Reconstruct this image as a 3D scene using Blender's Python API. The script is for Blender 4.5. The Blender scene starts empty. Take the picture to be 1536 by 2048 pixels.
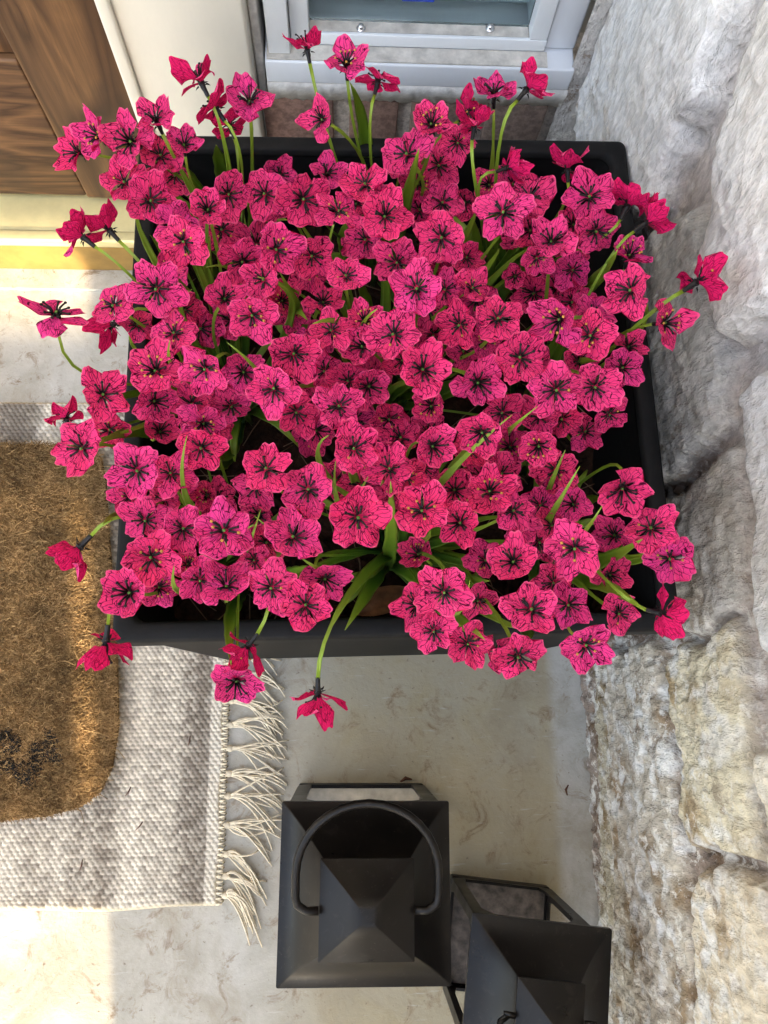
import bpy, bmesh, math, random
import numpy as np
from mathutils import Vector, Matrix, Quaternion
random.seed(7); rng = np.random.RandomState(11)
C = bpy.context.scene
COL = C.collection
R = math.radians
# ------------------------------------------------------------------ camera, world, sun, exposure
H = 0.96
_n = np.array([-80, -370, -1538.]); _n /= np.linalg.norm(_n)
_Z = -_n
_f = np.array([-82, 6484, -1538.]); _f -= _f.dot(_Z) * _Z; _f /= np.linalg.norm(_f)
_X = np.cross(_f, _Z)
RW = np.column_stack([_X, _f, _Z])            # world -> camera rotation
cam = bpy.data.cameras.new("camera"); cam.sensor_fit = 'HORIZONTAL'; cam.sensor_width = 36
cam.lens = 36 * 1538 / 1536; cam.clip_start = 0.02; cam.clip_end = 500
camo = bpy.data.objects.new("camera", cam); COL.objects.link(camo)
camo.matrix_world = Matrix.Translation((0, 0, H)) @ Matrix(RW.T.tolist()).to_4x4()
C.camera = camo
W = bpy.data.worlds.new("World"); C.world = W; W.use_nodes = True
_t = W.node_tree; _bg = _t.nodes['Background']; _sky = _t.nodes.new('ShaderNodeTexSky')
_sky.sky_type = 'NISHITA'; _sky.sun_disc = False
SUN_EL, SUN_AZ = R(20), R(6)
_sky.sun_elevation = SUN_EL; _sky.sun_rotation = R(180) - SUN_AZ
_sky.air_density = 1.0; _sky.dust_density = 1.6
_hs = _t.nodes.new('ShaderNodeHueSaturation'); _hs.inputs['Saturation'].default_value = .60; _t.links.new(_sky.outputs[0], _hs.inputs['Color']); _t.links.new(_hs.outputs[0], _bg.inputs[0]); _bg.inputs[1].default_value = 0.15
SD = Vector((-math.sin(SUN_AZ) * math.cos(SUN_EL), math.cos(SUN_AZ) * math.cos(SUN_EL), -math.sin(SUN_EL)))
sl = bpy.data.lights.new("sun", 'SUN'); sl.energy = 1.7; sl.angle = R(0.6); sl.color = (1, .80, .52)
so = bpy.data.objects.new("sun", sl); COL.objects.link(so)
so.rotation_euler = SD.to_track_quat('-Z', 'Y').to_euler(); so.location = (1, -6, 3)
C.view_settings.view_transform = 'Standard'; C.view_settings.look = 'None'
C.view_settings.exposure = 2.98; C.view_settings.gamma = 1
C.cycles.max_bounces = 8; C.cycles.diffuse_bounces = 4

def ray(px, py):
    return RW.T @ np.array([px - 768, 1024 - py, -1538.])
def at_z(px, py, z):
    d = ray(px, py); t = (z - H) / d[2]; return Vector((t * d[0], t * d[1], z))
def at_x(px, py, x):
    d = ray(px, py); t = x / d[0]; return Vector((x, t * d[1], H + t * d[2]))
def at_y(px, py, y):
    d = ray(px, py); t = y / d[1]; return Vector((t * d[0], y, H + t * d[2]))

# ------------------------------------------------------------------ helpers
def tag(o, label=None, cat=None, group=None, kind=None):
    if label: o['label'] = label
    if cat: o['category'] = cat
    if group: o['group'] = group
    if kind: o['kind'] = kind
    return o
def empty(name, loc, label, cat, group=None):
    o = bpy.data.objects.new(name, None); COL.objects.link(o); o.location = loc; o.empty_display_size = .02
    return tag(o, label, cat, group)
def link(name, me, mats=(), parent=None, smooth=False):
    o = bpy.data.objects.new(name, me); COL.objects.link(o)
    for m in (mats if isinstance(mats, (list, tuple)) else [mats]): me.materials.append(m)
    if smooth:
        me.polygons.foreach_set('use_smooth', [True] * len(me.polygons))
    if parent:
        o.parent = parent; o.matrix_parent_inverse = Matrix.Translation(-Vector(parent.location)) if parent.type == 'EMPTY' else Matrix()
    return o
class MB:
    def __init__(s): s.v = []; s.f = []; s.m = []; s.col = []
    def add(s, vs, fs, m=0, col=None):
        b = len(s.v); s.v += [tuple(v) for v in vs]; s.f += [tuple(i + b for i in f) for f in fs]; s.m += [m] * len(fs)
        if col is not None: s.col += [col] * len(vs)
    def box(s, x0, x1, y0, y1, z0, z1, m=0, bev=0.0, col=None, jit=0.0):
        if bev <= 0:
            vs = [(x, y, z) for z in (z0, z1) for y in (y0, y1) for x in (x0, x1)]
            s.add(vs, [(0, 2, 3, 1), (4, 5, 7, 6), (0, 1, 5, 4), (2, 6, 7, 3), (0, 4, 6, 2), (1, 3, 7, 5)], m, col); return
        bm = bmesh.new(); bmesh.ops.create_cube(bm, size=1)
        for v in bm.verts:
            v.co = Vector(((x0 + x1) / 2 + v.co.x * (x1 - x0), (y0 + y1) / 2 + v.co.y * (y1 - y0), (z0 + z1) / 2 + v.co.z * (z1 - z0)))
            if jit: v.co += Vector([random.uniform(-jit, jit) for _ in range(3)])
        bmesh.ops.bevel(bm, geom=bm.edges[:], offset=bev, segments=2, affect='EDGES', profile=.6)
        bm.verts.index_update()
        s.add([v.co[:] for v in bm.verts], [[v.index for v in f.verts] for f in bm.faces], m, col); bm.free()
    def loft(s, loops, m=0, close_ends=(False, False), closed=True, col=None):
        n = len(loops[0]); vs = [p for l in loops for p in l]; fs = []
        for i in range(len(loops) - 1):
            for j in range(n if closed else n - 1):
                a = i * n + j; b = i * n + (j + 1) % n
                fs.append((a, b, b + n, a + n))
        if close_ends[0]: fs.append(tuple(range(n - 1, -1, -1)))
        if close_ends[1]: fs.append(tuple(range((len(loops) - 1) * n, len(loops) * n)))
        s.add(vs, fs, m, col)
    def tube(s, pts, rad, seg=6, m=0, caps=True, col=None):
        pts = [Vector(p) for p in pts]; loops = []
        rad = rad if isinstance(rad, (list, tuple)) else [rad] * len(pts)
        ref = Vector((.31, .52, .79)); pu = None
        for i, p in enumerate(pts):
            t = (pts[min(i + 1, len(pts) - 1)] - pts[max(i - 1, 0)])
            t = t.normalized() if t.length > 1e-9 else Vector((0, 0, 1))
            u = (pu - t * pu.dot(t)) if pu is not None else ref.cross(t)
            if u.length < 1e-6: u = Vector((1, 0, 0)).cross(t)
            u.normalize(); pu = u; w = t.cross(u)
            loops.append([tuple(p + (u * math.cos(a) + w * math.sin(a)) * rad[i]) for a in [2 * math.pi * k / seg for k in range(seg)]])
        s.loft(loops, m, (caps, caps), col=col)
    def mesh(s, name):
        me = bpy.data.meshes.new(name); me.from_pydata(s.v, [], s.f); me.update()
        me.polygons.foreach_set('material_index', s.m)
        if s.col:
            a = me.color_attributes.new('tint', 'FLOAT_COLOR', 'POINT')
            a.data.foreach_set('color', np.array([c if len(c) == 4 else (*c, 1) for c in s.col], dtype=np.float32).ravel())
        return me
    def build(s, name, mats, parent=None, smooth=False):
        me = s.mesh(name)
        o = link(name, me, mats, parent, smooth)
        return o
def smooth_angle(o, ang=35):
    bm = bmesh.new(); bm.from_mesh(o.data); bmesh.ops.recalc_face_normals(bm, faces=bm.faces[:])
    for f in bm.faces: f.smooth = True
    for e in bm.edges:
        if len(e.link_faces) == 2: e.smooth = e.calc_face_angle(0) < R(ang)
    bm.to_mesh(o.data); bm.free(); return o
def bez(p0, p1, p2, p3, n):
    out = []
    for i in range(n):
        t = i / (n - 1); a = 1 - t
        out.append(p0 * a ** 3 + p1 * 3 * a * a * t + p2 * 3 * a * t * t + p3 * t ** 3)
    return out

# value-noise in numpy
_perm = rng.rand(256, 256).astype(np.float32)
def vnoise(x, y):
    xi = np.floor(x).astype(int); yi = np.floor(y).astype(int); fx = x - xi; fy = y - yi
    fx = fx * fx * (3 - 2 * fx); fy = fy * fy * (3 - 2 * fy)
    g = lambda a, b: _perm[a % 256, b % 256]
    return (g(xi, yi) * (1 - fx) + g(xi + 1, yi) * fx) * (1 - fy) + (g(xi, yi + 1) * (1 - fx) + g(xi + 1, yi + 1) * fx) * fy
def fbm(x, y, o=4):
    s = 0; a = .5; t = 0
    for k in range(o):
        s = s + a * (vnoise(x * 2 ** k + 17.3 * k, y * 2 ** k + 9.1 * k) - .5); t += a; a *= .5
    return s / t * 2
def ridged(x, y, o=4):
    s = 0; a = .5
    for k in range(o):
        s = s + a * (1 - np.abs(2 * vnoise(x * 2 ** k + 5.3 * k, y * 2 ** k + 3.7 * k) - 1)); a *= .5
    return s

# ------------------------------------------------------------------ materials
def mat(name, rough=.6, spec=.5):
    m = bpy.data.materials.new(name); m.use_nodes = True; b = m.node_tree.nodes['Principled BSDF']
    b.inputs['Roughness'].default_value = rough; b.inputs['Specular IOR Level'].default_value = spec
    return m, m.node_tree, b
def N(t, typ, **kw):
    n = t.nodes.new(typ)
    for k, v in kw.items():
        if k in ('operation', 'blend_type', 'data_type', 'feature', 'distance', 'attribute_name', 'noise_dimensions', 'bands_direction', 'wave_type', 'voronoi_dimensions', 'use_clamp', 'interpolation_type'):
            setattr(n, k, v)
        else:
            n.inputs[k].default_value = v
    return n
def noise(t, vec, scale, detail=4, rough=.55, dist=0.0):
    n = N(t, 'ShaderNodeTexNoise', Scale=scale, Detail=detail, Roughness=rough, Distortion=dist)
    if vec is not None: t.links.new(vec, n.inputs['Vector'])
    return n.outputs['Fac']
def ramp(t, fac, stops):
    r = t.nodes.new('ShaderNodeValToRGB'); e = r.color_ramp.elements
    while len(e) < len(stops): e.new(.5)
    for k, (p, c) in enumerate(stops):
        e[k].position = p; e[k].color = (*c, 1) if len(c) == 3 else c
    t.links.new(fac, r.inputs[0]); return r.outputs[0]
def mixc(t, fac, a, b, typ='MIX'):
    n = t.nodes.new('ShaderNodeMix'); n.data_type = 'RGBA'; n.blend_type = typ
    for i, v in ((0, fac), (6, a), (7, b)):
        if isinstance(v, (int, float)): n.inputs[i].default_value = v
        elif isinstance(v, tuple): n.inputs[i].default_value = (*v, 1) if len(v) == 3 else v
        else: t.links.new(v, n.inputs[i])
    return n.outputs[2]
def mapping(t, scale=(1, 1, 1), rot=(0, 0, 0), src='Object', loc=(0, 0, 0)):
    c = t.nodes.new('ShaderNodeTexCoord') if src != 'Position' else t.nodes.new('ShaderNodeNewGeometry')
    mp = t.nodes.new('ShaderNodeMapping'); mp.inputs['Scale'].default_value = scale; mp.inputs['Rotation'].default_value = rot
    mp.inputs['Location'].default_value = loc
    t.links.new(c.outputs[src], mp.inputs['Vector']); return mp.outputs[0]
def bump(t, b, h, strength=.3, dist=.002):
    n = t.nodes.new('ShaderNodeBump'); n.inputs['Strength'].default_value = strength; n.inputs['Distance'].default_value = dist
    t.links.new(h, n.inputs['Height']); t.links.new(n.outputs[0], b.inputs['Normal'])
def mth(t, op, a, b=None, clamp=False):
    n = t.nodes.new('ShaderNodeMath'); n.operation = op; n.use_clamp = clamp
    for i, v in ((0, a), (1, b)):
        if v is None: continue
        if isinstance(v, (int, float)): n.inputs[i].default_value = v
        else: t.links.new(v, n.inputs[i])
    return n.outputs[0]

def simple(name, c, rough=.5, spec=.5, var=.15, scale=60, bmp=0.0, metal=0):
    m, t, b = mat(name, rough, spec); v = mapping(t)
    f = noise(t, v, scale, 5, .6)
    d = tuple(x * (1 - var) for x in c); l = tuple(min(1, x * (1 + var)) for x in c)
    t.links.new(ramp(t, f, [(.3, d), (.7, l)]), b.inputs['Base Color']); b.inputs['Metallic'].default_value = metal
    if bmp: bump(t, b, noise(t, v, scale * 4, 4), bmp, .001)
    return m

# petals: pink cloth printed with a net of dark veins (fan-shaped petal coordinates in the UV map)
def petal_mat():
    m, t, b = mat('petal_cloth', .75, .10)
    uv = t.nodes.new('ShaderNodeUVMap'); uv.uv_map = 'UVMap'
    oi = t.nodes.new('ShaderNodeObjectInfo')
    off = t.nodes.new('ShaderNodeVectorMath'); off.operation = 'ADD'
    comb = t.nodes.new('ShaderNodeCombineXYZ'); t.links.new(mth(t, 'MULTIPLY', oi.outputs['Random'], 40), comb.inputs[0]); t.links.new(mth(t, 'MULTIPLY', oi.outputs['Random'], 77), comb.inputs[2])
    t.links.new(uv.outputs[0], off.inputs[0]); t.links.new(comb.outputs[0], off.inputs[1])
    nz = N(t, 'ShaderNodeTexNoise', Scale=2.2, Detail=2.0)
    t.links.new(off.outputs[0], nz.inputs['Vector'])
    d2 = t.nodes.new('ShaderNodeVectorMath'); d2.operation = 'MULTIPLY_ADD'; d2.inputs[1].default_value = (.30, .30, 0)
    t.links.new(nz.outputs['Color'], d2.inputs[0]); t.links.new(off.outputs[0], d2.inputs[2])
    def lines(sc, w):
        mp = t.nodes.new('ShaderNodeMapping'); mp.inputs['Scale'].default_value = sc; t.links.new(d2.outputs[0], mp.inputs['Vector'])
        vo = N(t, 'ShaderNodeTexVoronoi', feature='DISTANCE_TO_EDGE', Scale=1.0, Randomness=1.0); t.links.new(mp.outputs[0], vo.inputs['Vector'])
        mr = t.nodes.new('ShaderNodeMapRange'); mr.inputs['From Min'].default_value = w * .55; mr.inputs['From Max'].default_value = w * 1.6
        t.links.new(vo.outputs['Distance'], mr.inputs['Value']); return mr.outputs[0]
    l1 = lines((7.8, 2.9, 1), .035); l2 = lines((11, 1.5, 1), .026)
    gate = mth(t, 'GREATER_THAN', noise(t, off.outputs[0], 1.6, 1), .52)
    l2g = mth(t, 'MAXIMUM', l2, mth(t, 'SUBTRACT', 1.0, gate))
    f = mth(t, 'MULTIPLY', l1, l2g)
    sep = t.nodes.new('ShaderNodeSeparateXYZ'); t.links.new(uv.outputs[0], sep.inputs[0])
    # veins stop just short of the petal margin
    rim = t.nodes.new('ShaderNodeMapRange'); rim.inputs['From Min'].default_value = .90; rim.inputs['From Max'].default_value = .98
    t.links.new(sep.outputs[1], rim.inputs['Value']); f = mth(t, 'MAXIMUM', f, rim.outputs[0])
    pink = ramp(t, oi.outputs['Random'], [(0, (.86, .015, .14)), (.3, (.87, .032, .205)), (.62, (.84, .035, .24)), (.85, (.74, .03, .28)), (1, (.84, .016, .13))])
    # one hue per petal
    wn = t.nodes.new('ShaderNodeTexWhiteNoise'); wn.noise_dimensions = '1D'
    s0 = t.nodes.new('ShaderNodeSeparateXYZ'); t.links.new(off.outputs[0], s0.inputs[0])
    t.links.new(mth(t, 'FLOOR', mth(t, 'DIVIDE', mth(t, 'SUBTRACT', s0.outputs[0], mth(t, 'MULTIPLY', oi.outputs['Random'], 40)), 3.3)), wn.inputs['W'])
    pink = mixc(t, mth(t, 'MULTIPLY', wn.outputs['Value'], .35), pink, (.70, .015, .10))
    blot = noise(t, off.outputs[0], 2.0, 2)
    pink = mixc(t, mth(t, 'MULTIPLY', blot, .55), pink, (.95, .11, .27))
    base = t.nodes.new('ShaderNodeMapRange'); base.inputs['From Min'].default_value = .08; base.inputs['From Max'].default_value = .32
    t.links.new(sep.outputs[1], base.inputs['Value'])
    pink = mixc(t, base.outputs[0], (.45, .01, .06), pink)
    ue = t.nodes.new('ShaderNodeUVMap'); ue.uv_map = 'EDGE'; se = t.nodes.new('ShaderNodeSeparateXYZ'); t.links.new(ue.outputs[0], se.inputs[0])
    er = t.nodes.new('ShaderNodeMapRange'); er.inputs['From Min'].default_value = .93; er.inputs['From Max'].default_value = .99
    t.links.new(mth(t, 'MAXIMUM', se.outputs[0], se.outputs[1]), er.inputs['Value'])
    pink = mixc(t, mth(t, 'MULTIPLY', er.outputs[0], .28), pink, (.95, .36, .45))
    outer_light = t.nodes.new('ShaderNodeMapRange'); outer_light.inputs['From Min'].default_value = .35; outer_light.inputs['From Max'].default_value = .95; t.links.new(sep.outputs[1], outer_light.inputs['Value'])
    pink = mixc(t, mth(t, 'MULTIPLY', outer_light.outputs[0], mth(t, 'MULTIPLY', noise(t, off.outputs[0], 3.0, 2), .45)), pink, (.96, .065, .27))  # paler highlights painted towards the outer part of each petal
    front = mixc(t, f, (.075, .001, .020), pink)
    back = mixc(t, mth(t, 'MAXIMUM', f, .22), (.12, .002, .02), (.72, .014, .13))
    g = t.nodes.new('ShaderNodeNewGeometry')
    col = mixc(t, g.outputs['Backfacing'], front, back)
    t.links.new(col, b.inputs['Base Color'])
    bump(t, b, noise(t, off.outputs[0], 9, 3), .35, .05)
    tr = t.nodes.new('ShaderNodeBsdfTranslucent'); t.links.new(col, tr.inputs[0])
    mx = t.nodes.new('ShaderNodeMixShader'); mx.inputs[0].default_value = .22
    t.links.new(b.outputs[0], mx.inputs[1]); t.links.new(tr.outputs[0], mx.inputs[2])
    t.links.new(mx.outputs[0], t.nodes['Material Output'].inputs[0])
    return m
def leaf_mat():
    m, t, b = mat('leaf_plastic', .38, .5)
    uv = t.nodes.new('ShaderNodeUVMap'); uv.uv_map = 'UVMap'; sep = t.nodes.new('ShaderNodeSeparateXYZ'); t.links.new(uv.outputs[0], sep.inputs[0])
    oi = t.nodes.new('ShaderNodeObjectInfo')
    mid = ramp(t, sep.outputs[1], [(0, (.012, .06, .022)), (.40, (.022, .12, .018)), (.62, (.12, .27, .018)), (1, (.36, .50, .04))])  # shaded green base and lit yellow tip painted along the blade
    u = mth(t, 'ABSOLUTE', mth(t, 'SUBTRACT', sep.outputs[0], .5))
    edge = t.nodes.new('ShaderNodeMapRange'); edge.inputs['From Min'].default_value = .33; edge.inputs['From Max'].default_value = .5
    t.links.new(u, edge.inputs['Value'])
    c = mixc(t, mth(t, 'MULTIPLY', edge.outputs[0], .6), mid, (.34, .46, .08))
    nn = noise(t, mapping(t), 90, 3)
    c = mixc(t, mth(t, 'MULTIPLY', nn, .35), c, (.02, .07, .02))
    c = mixc(t, mth(t, 'MULTIPLY', oi.outputs['Random'], .4), c, (.20, .30, .02))
    t.links.new(c, b.inputs['Base Color'])
    w = N(t, 'ShaderNodeTexWave', Scale=14.0, Distortion=.5); t.links.new(uv.outputs[0], w.inputs['Vector'])
    bump(t, b, w.outputs['Fac'], .12, .001)
    tr = t.nodes.new('ShaderNodeBsdfTranslucent'); t.links.new(c, tr.inputs[0])
    mx = t.nodes.new('ShaderNodeMixShader'); mx.inputs[0].default_value = .2
    t.links.new(b.outputs[0], mx.inputs[1]); t.links.new(tr.outputs[0], mx.inputs[2]); t.links.new(mx.outputs[0], t.nodes['Material Output'].inputs[0])
    return m
M_PETAL = petal_mat(); M_LEAF = leaf_mat()
M_BLACK = simple('black_plastic', (.008, .007, .008), .4, .3, .3, 300)
M_YEL = simple('anther_yellow', (.50, .25, .05), .5, .4, .2, 300)
M_GRN = simple('pistil_green', (.08, .20, .025), .4, .5, .2, 300)

def planter_mat():
    m, t, b = mat('planter_resin', .62, .18); v = mapping(t)
    f = noise(t, v, 40, 6, .65)
    c = ramp(t, f, [(.3, (.0045, .0045, .005)), (.7, (.010, .0098, .0105))])
    sc = noise(t, mapping(t, (6, 120, 40)), 3, 5, .7)
    c = mixc(t, ramp(t, sc, [(.66, (0, 0, 0)), (.76, (.35, .35, .35))]), c, (.035, .033, .031))
    t.links.new(c, b.inputs['Base Color'])
    bump(t, b, noise(t, v, 160, 5, .6), .35, .001); return m
M_PLANT = planter_mat()
def soil_mat():
    m, t, b = mat('soil_mulch', .95, .2); v = mapping(t)
    t.links.new(ramp(t, noise(t, v, 120, 6, .7), [(.3, (.006, .0035, .002)), (.6, (.03, .014, .008)), (.8, (.07, .035, .02))]), b.inputs['Base Color'])
    bump(t, b, noise(t, v, 200, 5), .8, .003); return m
M_SOIL = soil_mat()
def concrete_mat():
    m, t, b = mat('painted_concrete', .55, .35); v = mapping(t)
    big = noise(t, v, 3.2, 5, .6, .4); mid = noise(t, v, 17, 6, .68, .6); fine = noise(t, v, 160, 4, .7)
    c = ramp(t, mid, [(.3, (.37, .35, .30)), (.55, (.50, .485, .44)), (.75, (.57, .555, .515))])
    c = mixc(t, ramp(t, big, [(.42, (0, 0, 0)), (.68, (.75, .75, .75))]), c, (.35, .315, .24))
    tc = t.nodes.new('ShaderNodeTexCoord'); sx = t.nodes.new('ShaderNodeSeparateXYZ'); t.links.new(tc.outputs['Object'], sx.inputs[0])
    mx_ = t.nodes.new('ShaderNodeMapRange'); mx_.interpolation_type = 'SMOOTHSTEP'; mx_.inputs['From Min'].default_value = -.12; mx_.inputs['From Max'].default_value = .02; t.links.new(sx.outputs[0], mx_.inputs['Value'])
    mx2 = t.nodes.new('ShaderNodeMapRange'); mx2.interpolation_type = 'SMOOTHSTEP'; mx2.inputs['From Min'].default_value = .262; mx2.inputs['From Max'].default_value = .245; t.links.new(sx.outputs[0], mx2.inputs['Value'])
    c = mixc(t, mth(t, 'MULTIPLY', mth(t, 'MULTIPLY', mx_.outputs[0], mx2.outputs[0]), mth(t, 'ADD', mth(t, 'MULTIPLY', mid, 1.1), .22, True)), c, (.36, .30, .18))  # tan dirt tone; warm shading of this floor band painted in too
    st = noise(t, v, 26, 7, .78, 1.0)
    c = mixc(t, ramp(t, st, [(.55, (0, 0, 0)), (.68, (.8, .8, .8))]), c, (.20, .125, .06))
    c = mixc(t, ramp(t, noise(t, v, 7.5, 7, .7, .8), [(.50, (0, 0, 0)), (.66, (.55, .55, .55))]), c, (.29, .24, .16))
    sp = noise(t, v, 150, 3, .6)
    c = mixc(t, ramp(t, sp, [(.66, (0, 0, 0)), (.74, (.7, .7, .7))]), c, (.12, .075, .045))
    sw = noise(t, mapping(t, (9, 90, 9), (0, 0, R(8))), 3, 4, .6)
    c = mixc(t, ramp(t, sw, [(.62, (0, 0, 0)), (.72, (.35, .35, .35))]), c, (.60, .60, .57))
    t.links.new(c, b.inputs['Base Color'])
    h = mth(t, 'ADD', fine, mth(t, 'MULTIPLY', mid, 2)); bump(t, b, h, .30, .002); return m
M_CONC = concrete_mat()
def vcol_mat(name, rough=.85, nscale=(90, 90, 90), bstr=.5, bdist=.003, var=.25, spec=.25, fib=None):
    m, t, b = mat(name, rough, spec)
    a = t.nodes.new('ShaderNodeAttribute'); a.attribute_name = 'tint'
    v = mapping(t); n1 = noise(t, mapping(t, nscale), 1, 6, .68)
    n2 = noise(t, mapping(t, tuple(x * .22 for x in nscale)), 1, 5, .7, .5)
    k = ramp(t, n1, [(.40, (1 - var,) * 3), (.60, (1 + var * .3,) * 3)])
    c = mixc(t, 1.0, a.outputs['Color'], k, 'MULTIPLY')
    c = mixc(t, ramp(t, n2, [(.55, (0, 0, 0)), (.78, (.35, .35, .35))]), c, mixc(t, 1.0, a.outputs['Color'], (.62, .52, .42), 'MULTIPLY'))
    t.links.new(c, b.inputs['Base Color']); bump(t, b, n1, bstr, bdist); return m
M_STONE = vcol_mat('limewashed_stone', .82, (150, 150, 70), 1.0, .006, .20)
def _crumple():
    t = M_STONE.node_tree; b = t.nodes['Principled BSDF']; old = [n for n in t.nodes if n.type == 'BUMP'][0]
    mp = mapping(t, (1, 1, .55)); nz = N(t, 'ShaderNodeTexNoise', Scale=30.0, Detail=3.0); t.links.new(mp, nz.inputs['Vector'])
    v = t.nodes.new('ShaderNodeVectorMath'); v.operation = 'MULTIPLY_ADD'; v.inputs[1].default_value = (.03, .03, .03); t.links.new(nz.outputs['Color'], v.inputs[0]); t.links.new(mp, v.inputs[2])
    vo = N(t, 'ShaderNodeTexVoronoi', feature='F1', Scale=75.0); t.links.new(v.outputs[0], vo.inputs['Vector'])
    b2 = t.nodes.new('ShaderNodeBump'); b2.inputs['Strength'].default_value = .55; b2.inputs['Distance'].default_value = .006
    t.links.new(vo.outputs['Distance'], b2.inputs['Height']); t.links.new(old.outputs[0], b2.inputs['Normal']); t.links.new(b2.outputs[0], b.inputs['Normal'])
_crumple()
def _speckle():
    t = M_STONE.node_tree; b = t.nodes['Principled BSDF']; src = b.inputs['Base Color'].links[0].from_socket
    tc = t.nodes.new('ShaderNodeTexCoord'); sx = t.nodes.new('ShaderNodeSeparateXYZ'); t.links.new(tc.outputs['Object'], sx.inputs[0])
    mr = t.nodes.new('ShaderNodeMapRange'); mr.inputs['From Min'].default_value = .52; mr.inputs['From Max'].default_value = .33; t.links.new(sx.outputs[2], mr.inputs['Value'])
    n1 = noise(t, mapping(t, (1, 1, 1)), 42, 9, .78, .3); n2 = noise(t, mapping(t, (1, 1, 1), loc=(3, 5, 7)), 60, 9, .8, .3); n3 = noise(t, mapping(t, loc=(1, 2, 3)), 9, 3)
    c = mixc(t, mth(t, 'MULTIPLY', mth(t, 'MULTIPLY', ramp(t, n1, [(.54, (0,) * 3), (.60, (.85,) * 3)]), ramp(t, n3, [(.40, (.15,) * 3), (.6, (1,) * 3)])), mr.outputs[0]), src, (.24, .17, .115))
    c = mixc(t, mth(t, 'MULTIPLY', ramp(t, n2, [(.52, (0,) * 3), (.58, (.75,) * 3)]), mr.outputs[0]), c, (.90, .87, .81))
    t.links.new(c, b.inputs['Base Color'])
_speckle()
M_BRICK = vcol_mat('brick_and_mortar', .9, (160, 160, 160), .5, .002, .35)
M_RUG = vcol_mat('cotton_weave', .95, (900, 900, 900), .35, .0008, .22, .1)
def cream_mat(name, c, dirt=.5, rough=.45):
    m, t, b = mat(name, rough, .45); v = mapping(t, (1, 1, .35))
    f = noise(t, v, 30, 6, .7); g = noise(t, mapping(t, (60, 60, 9)), 1, 5, .75)
    cc = mixc(t, ramp(t, g, [(.66, (0, 0, 0)), (.8, (dirt,) * 3)]), ramp(t, f, [(.3, tuple(x * .93 for x in c)), (.7, c)]), tuple(x * .55 for x in c))
    t.links.new(cc, b.inputs['Base Color']); bump(t, b, noise(t, mapping(t, (250, 250, 40)), 1, 4), .12, .001); return m
M_CREAM = cream_mat('cream_paint', (.80, .76, .66), .35)
M_WHITE = cream_mat('sill_paint', (.76, .79, .83), .4)
M_FRAME = cream_mat('aluminium_frame', (.84, .87, .89), .25, .35)
M_LEDGE = simple('dusty_ledge', (.56, .53, .48), .8, .3, .3, 70, .3)
M_CAULK = simple('old_caulk', (.62, .60, .57), .8, .3, .22, 80, .6)
M_BRASS = simple('gold_anodised', (.38, .24, .07), .42, .5, .22, 26, .08, .35)
M_BRASSL = simple('pale_gold_anodised', (.80, .68, .34), .35, .5, .10, 30, .05, .15)
def wood_mat(name, axis):
    m, t, b = mat(name, .5, .4)
    sc = (4.5, 4.5, 1.0) if axis == 'z' else (1.0, 4.5, 5.5)
    w = mapping(t, sc); warp = noise(t, w, 2.6, 3, .5, 1.6)
    v2 = t.nodes.new('ShaderNodeCombineXYZ'); t.links.new(warp, v2.inputs[0])
    fine = noise(t, mapping(t, (420, 420, 14) if axis == 'z' else (14, 420, 420)), 1, 8, .8)
    rings = mth(t, 'FRACT', mth(t, 'MULTIPLY', warp, 6)); rings = mth(t, 'ABSOLUTE', mth(t, 'SUBTRACT', rings, .5))
    c = ramp(t, rings, [(0, (.060, .029, .014)), (.22, (.115, .058, .027)), (.5, (.19, .098, .042))])
    c = mixc(t, ramp(t, fine, [(.35, (.45,) * 3), (.62, (0,) * 3)]), c, (.05, .024, .011))
    big = noise(t, mapping(t, (9, 9, 5)), 1, 4, .6, .8)
    c = mixc(t, ramp(t, big, [(.46, (0,) * 3), (.70, (.75,) * 3)]), c, (.040, .026, .018))
    kn = N(t, 'ShaderNodeTexVoronoi', Scale=3.2); t.links.new(w, kn.inputs['Vector'])
    t.links.new(c, b.inputs['Base Color']); bump(t, b, fine, .2, .001); return m
M_WOODV = wood_mat('stained_wood_upright', 'z'); M_WOODH = wood_mat('stained_wood_level', 'x')
def lantern_mat():
    m, t, b = mat('lantern_metal', .42, .27); v = mapping(t)
    c = ramp(t, noise(t, v, 22, 5, .6), [(.3, (.0055, .0043, .0035)), (.7, (.0105, .0083, .0068))])
    c = mixc(t, ramp(t, noise(t, v, 420, 2, .5), [(.70, (0,) * 3), (.76, (.4,) * 3)]), c, (.08, .065, .05))
    c = mixc(t, ramp(t, noise(t, v, 70, 8, .75, .6), [(.56, (0,) * 3), (.72, (.35,) * 3)]), c, (.055, .048, .04))
    t.links.new(c, b.inputs['Base Color']); b.inputs['Metallic'].default_value = .1
    t.links.new(ramp(t, noise(t, v, 30, 4), [(.3, (.27,) * 3), (.7, (.42,) * 3)]), b.inputs['Roughness'])
    bump(t, b, noise(t, v, 500, 3), .06, .0006); return m
M_LANT = lantern_mat()
M_RUST = simple('lantern_floor_metal', (.10, .08, .065), .5, .5, .7, 90, .2, .3)

# ------------------------------------------------------------------ ground, floor
g = MB(); g.box(-12, 12, -14, 12, -.30, -.16); tag(g.build('ground', simple('lawn_ground', (.06, .075, .03), .95, .2, .4, 3)), kind='structure')
fl = MB(); fl.box(-3.2, 1.3, -2.6, .80, -.16, 0.0); fl.box(-3.2, .30, .538, .80, 0.0, .006)
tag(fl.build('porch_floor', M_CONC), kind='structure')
cl = MB(); cl.box(-3.2, 1.3, .30, .95, 2.55, 2.65); tag(cl.build('porch_ceiling', simple('ceiling_paint', (.75, .73, .68), .7, .3, .05, 10)), kind='structure')

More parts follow.
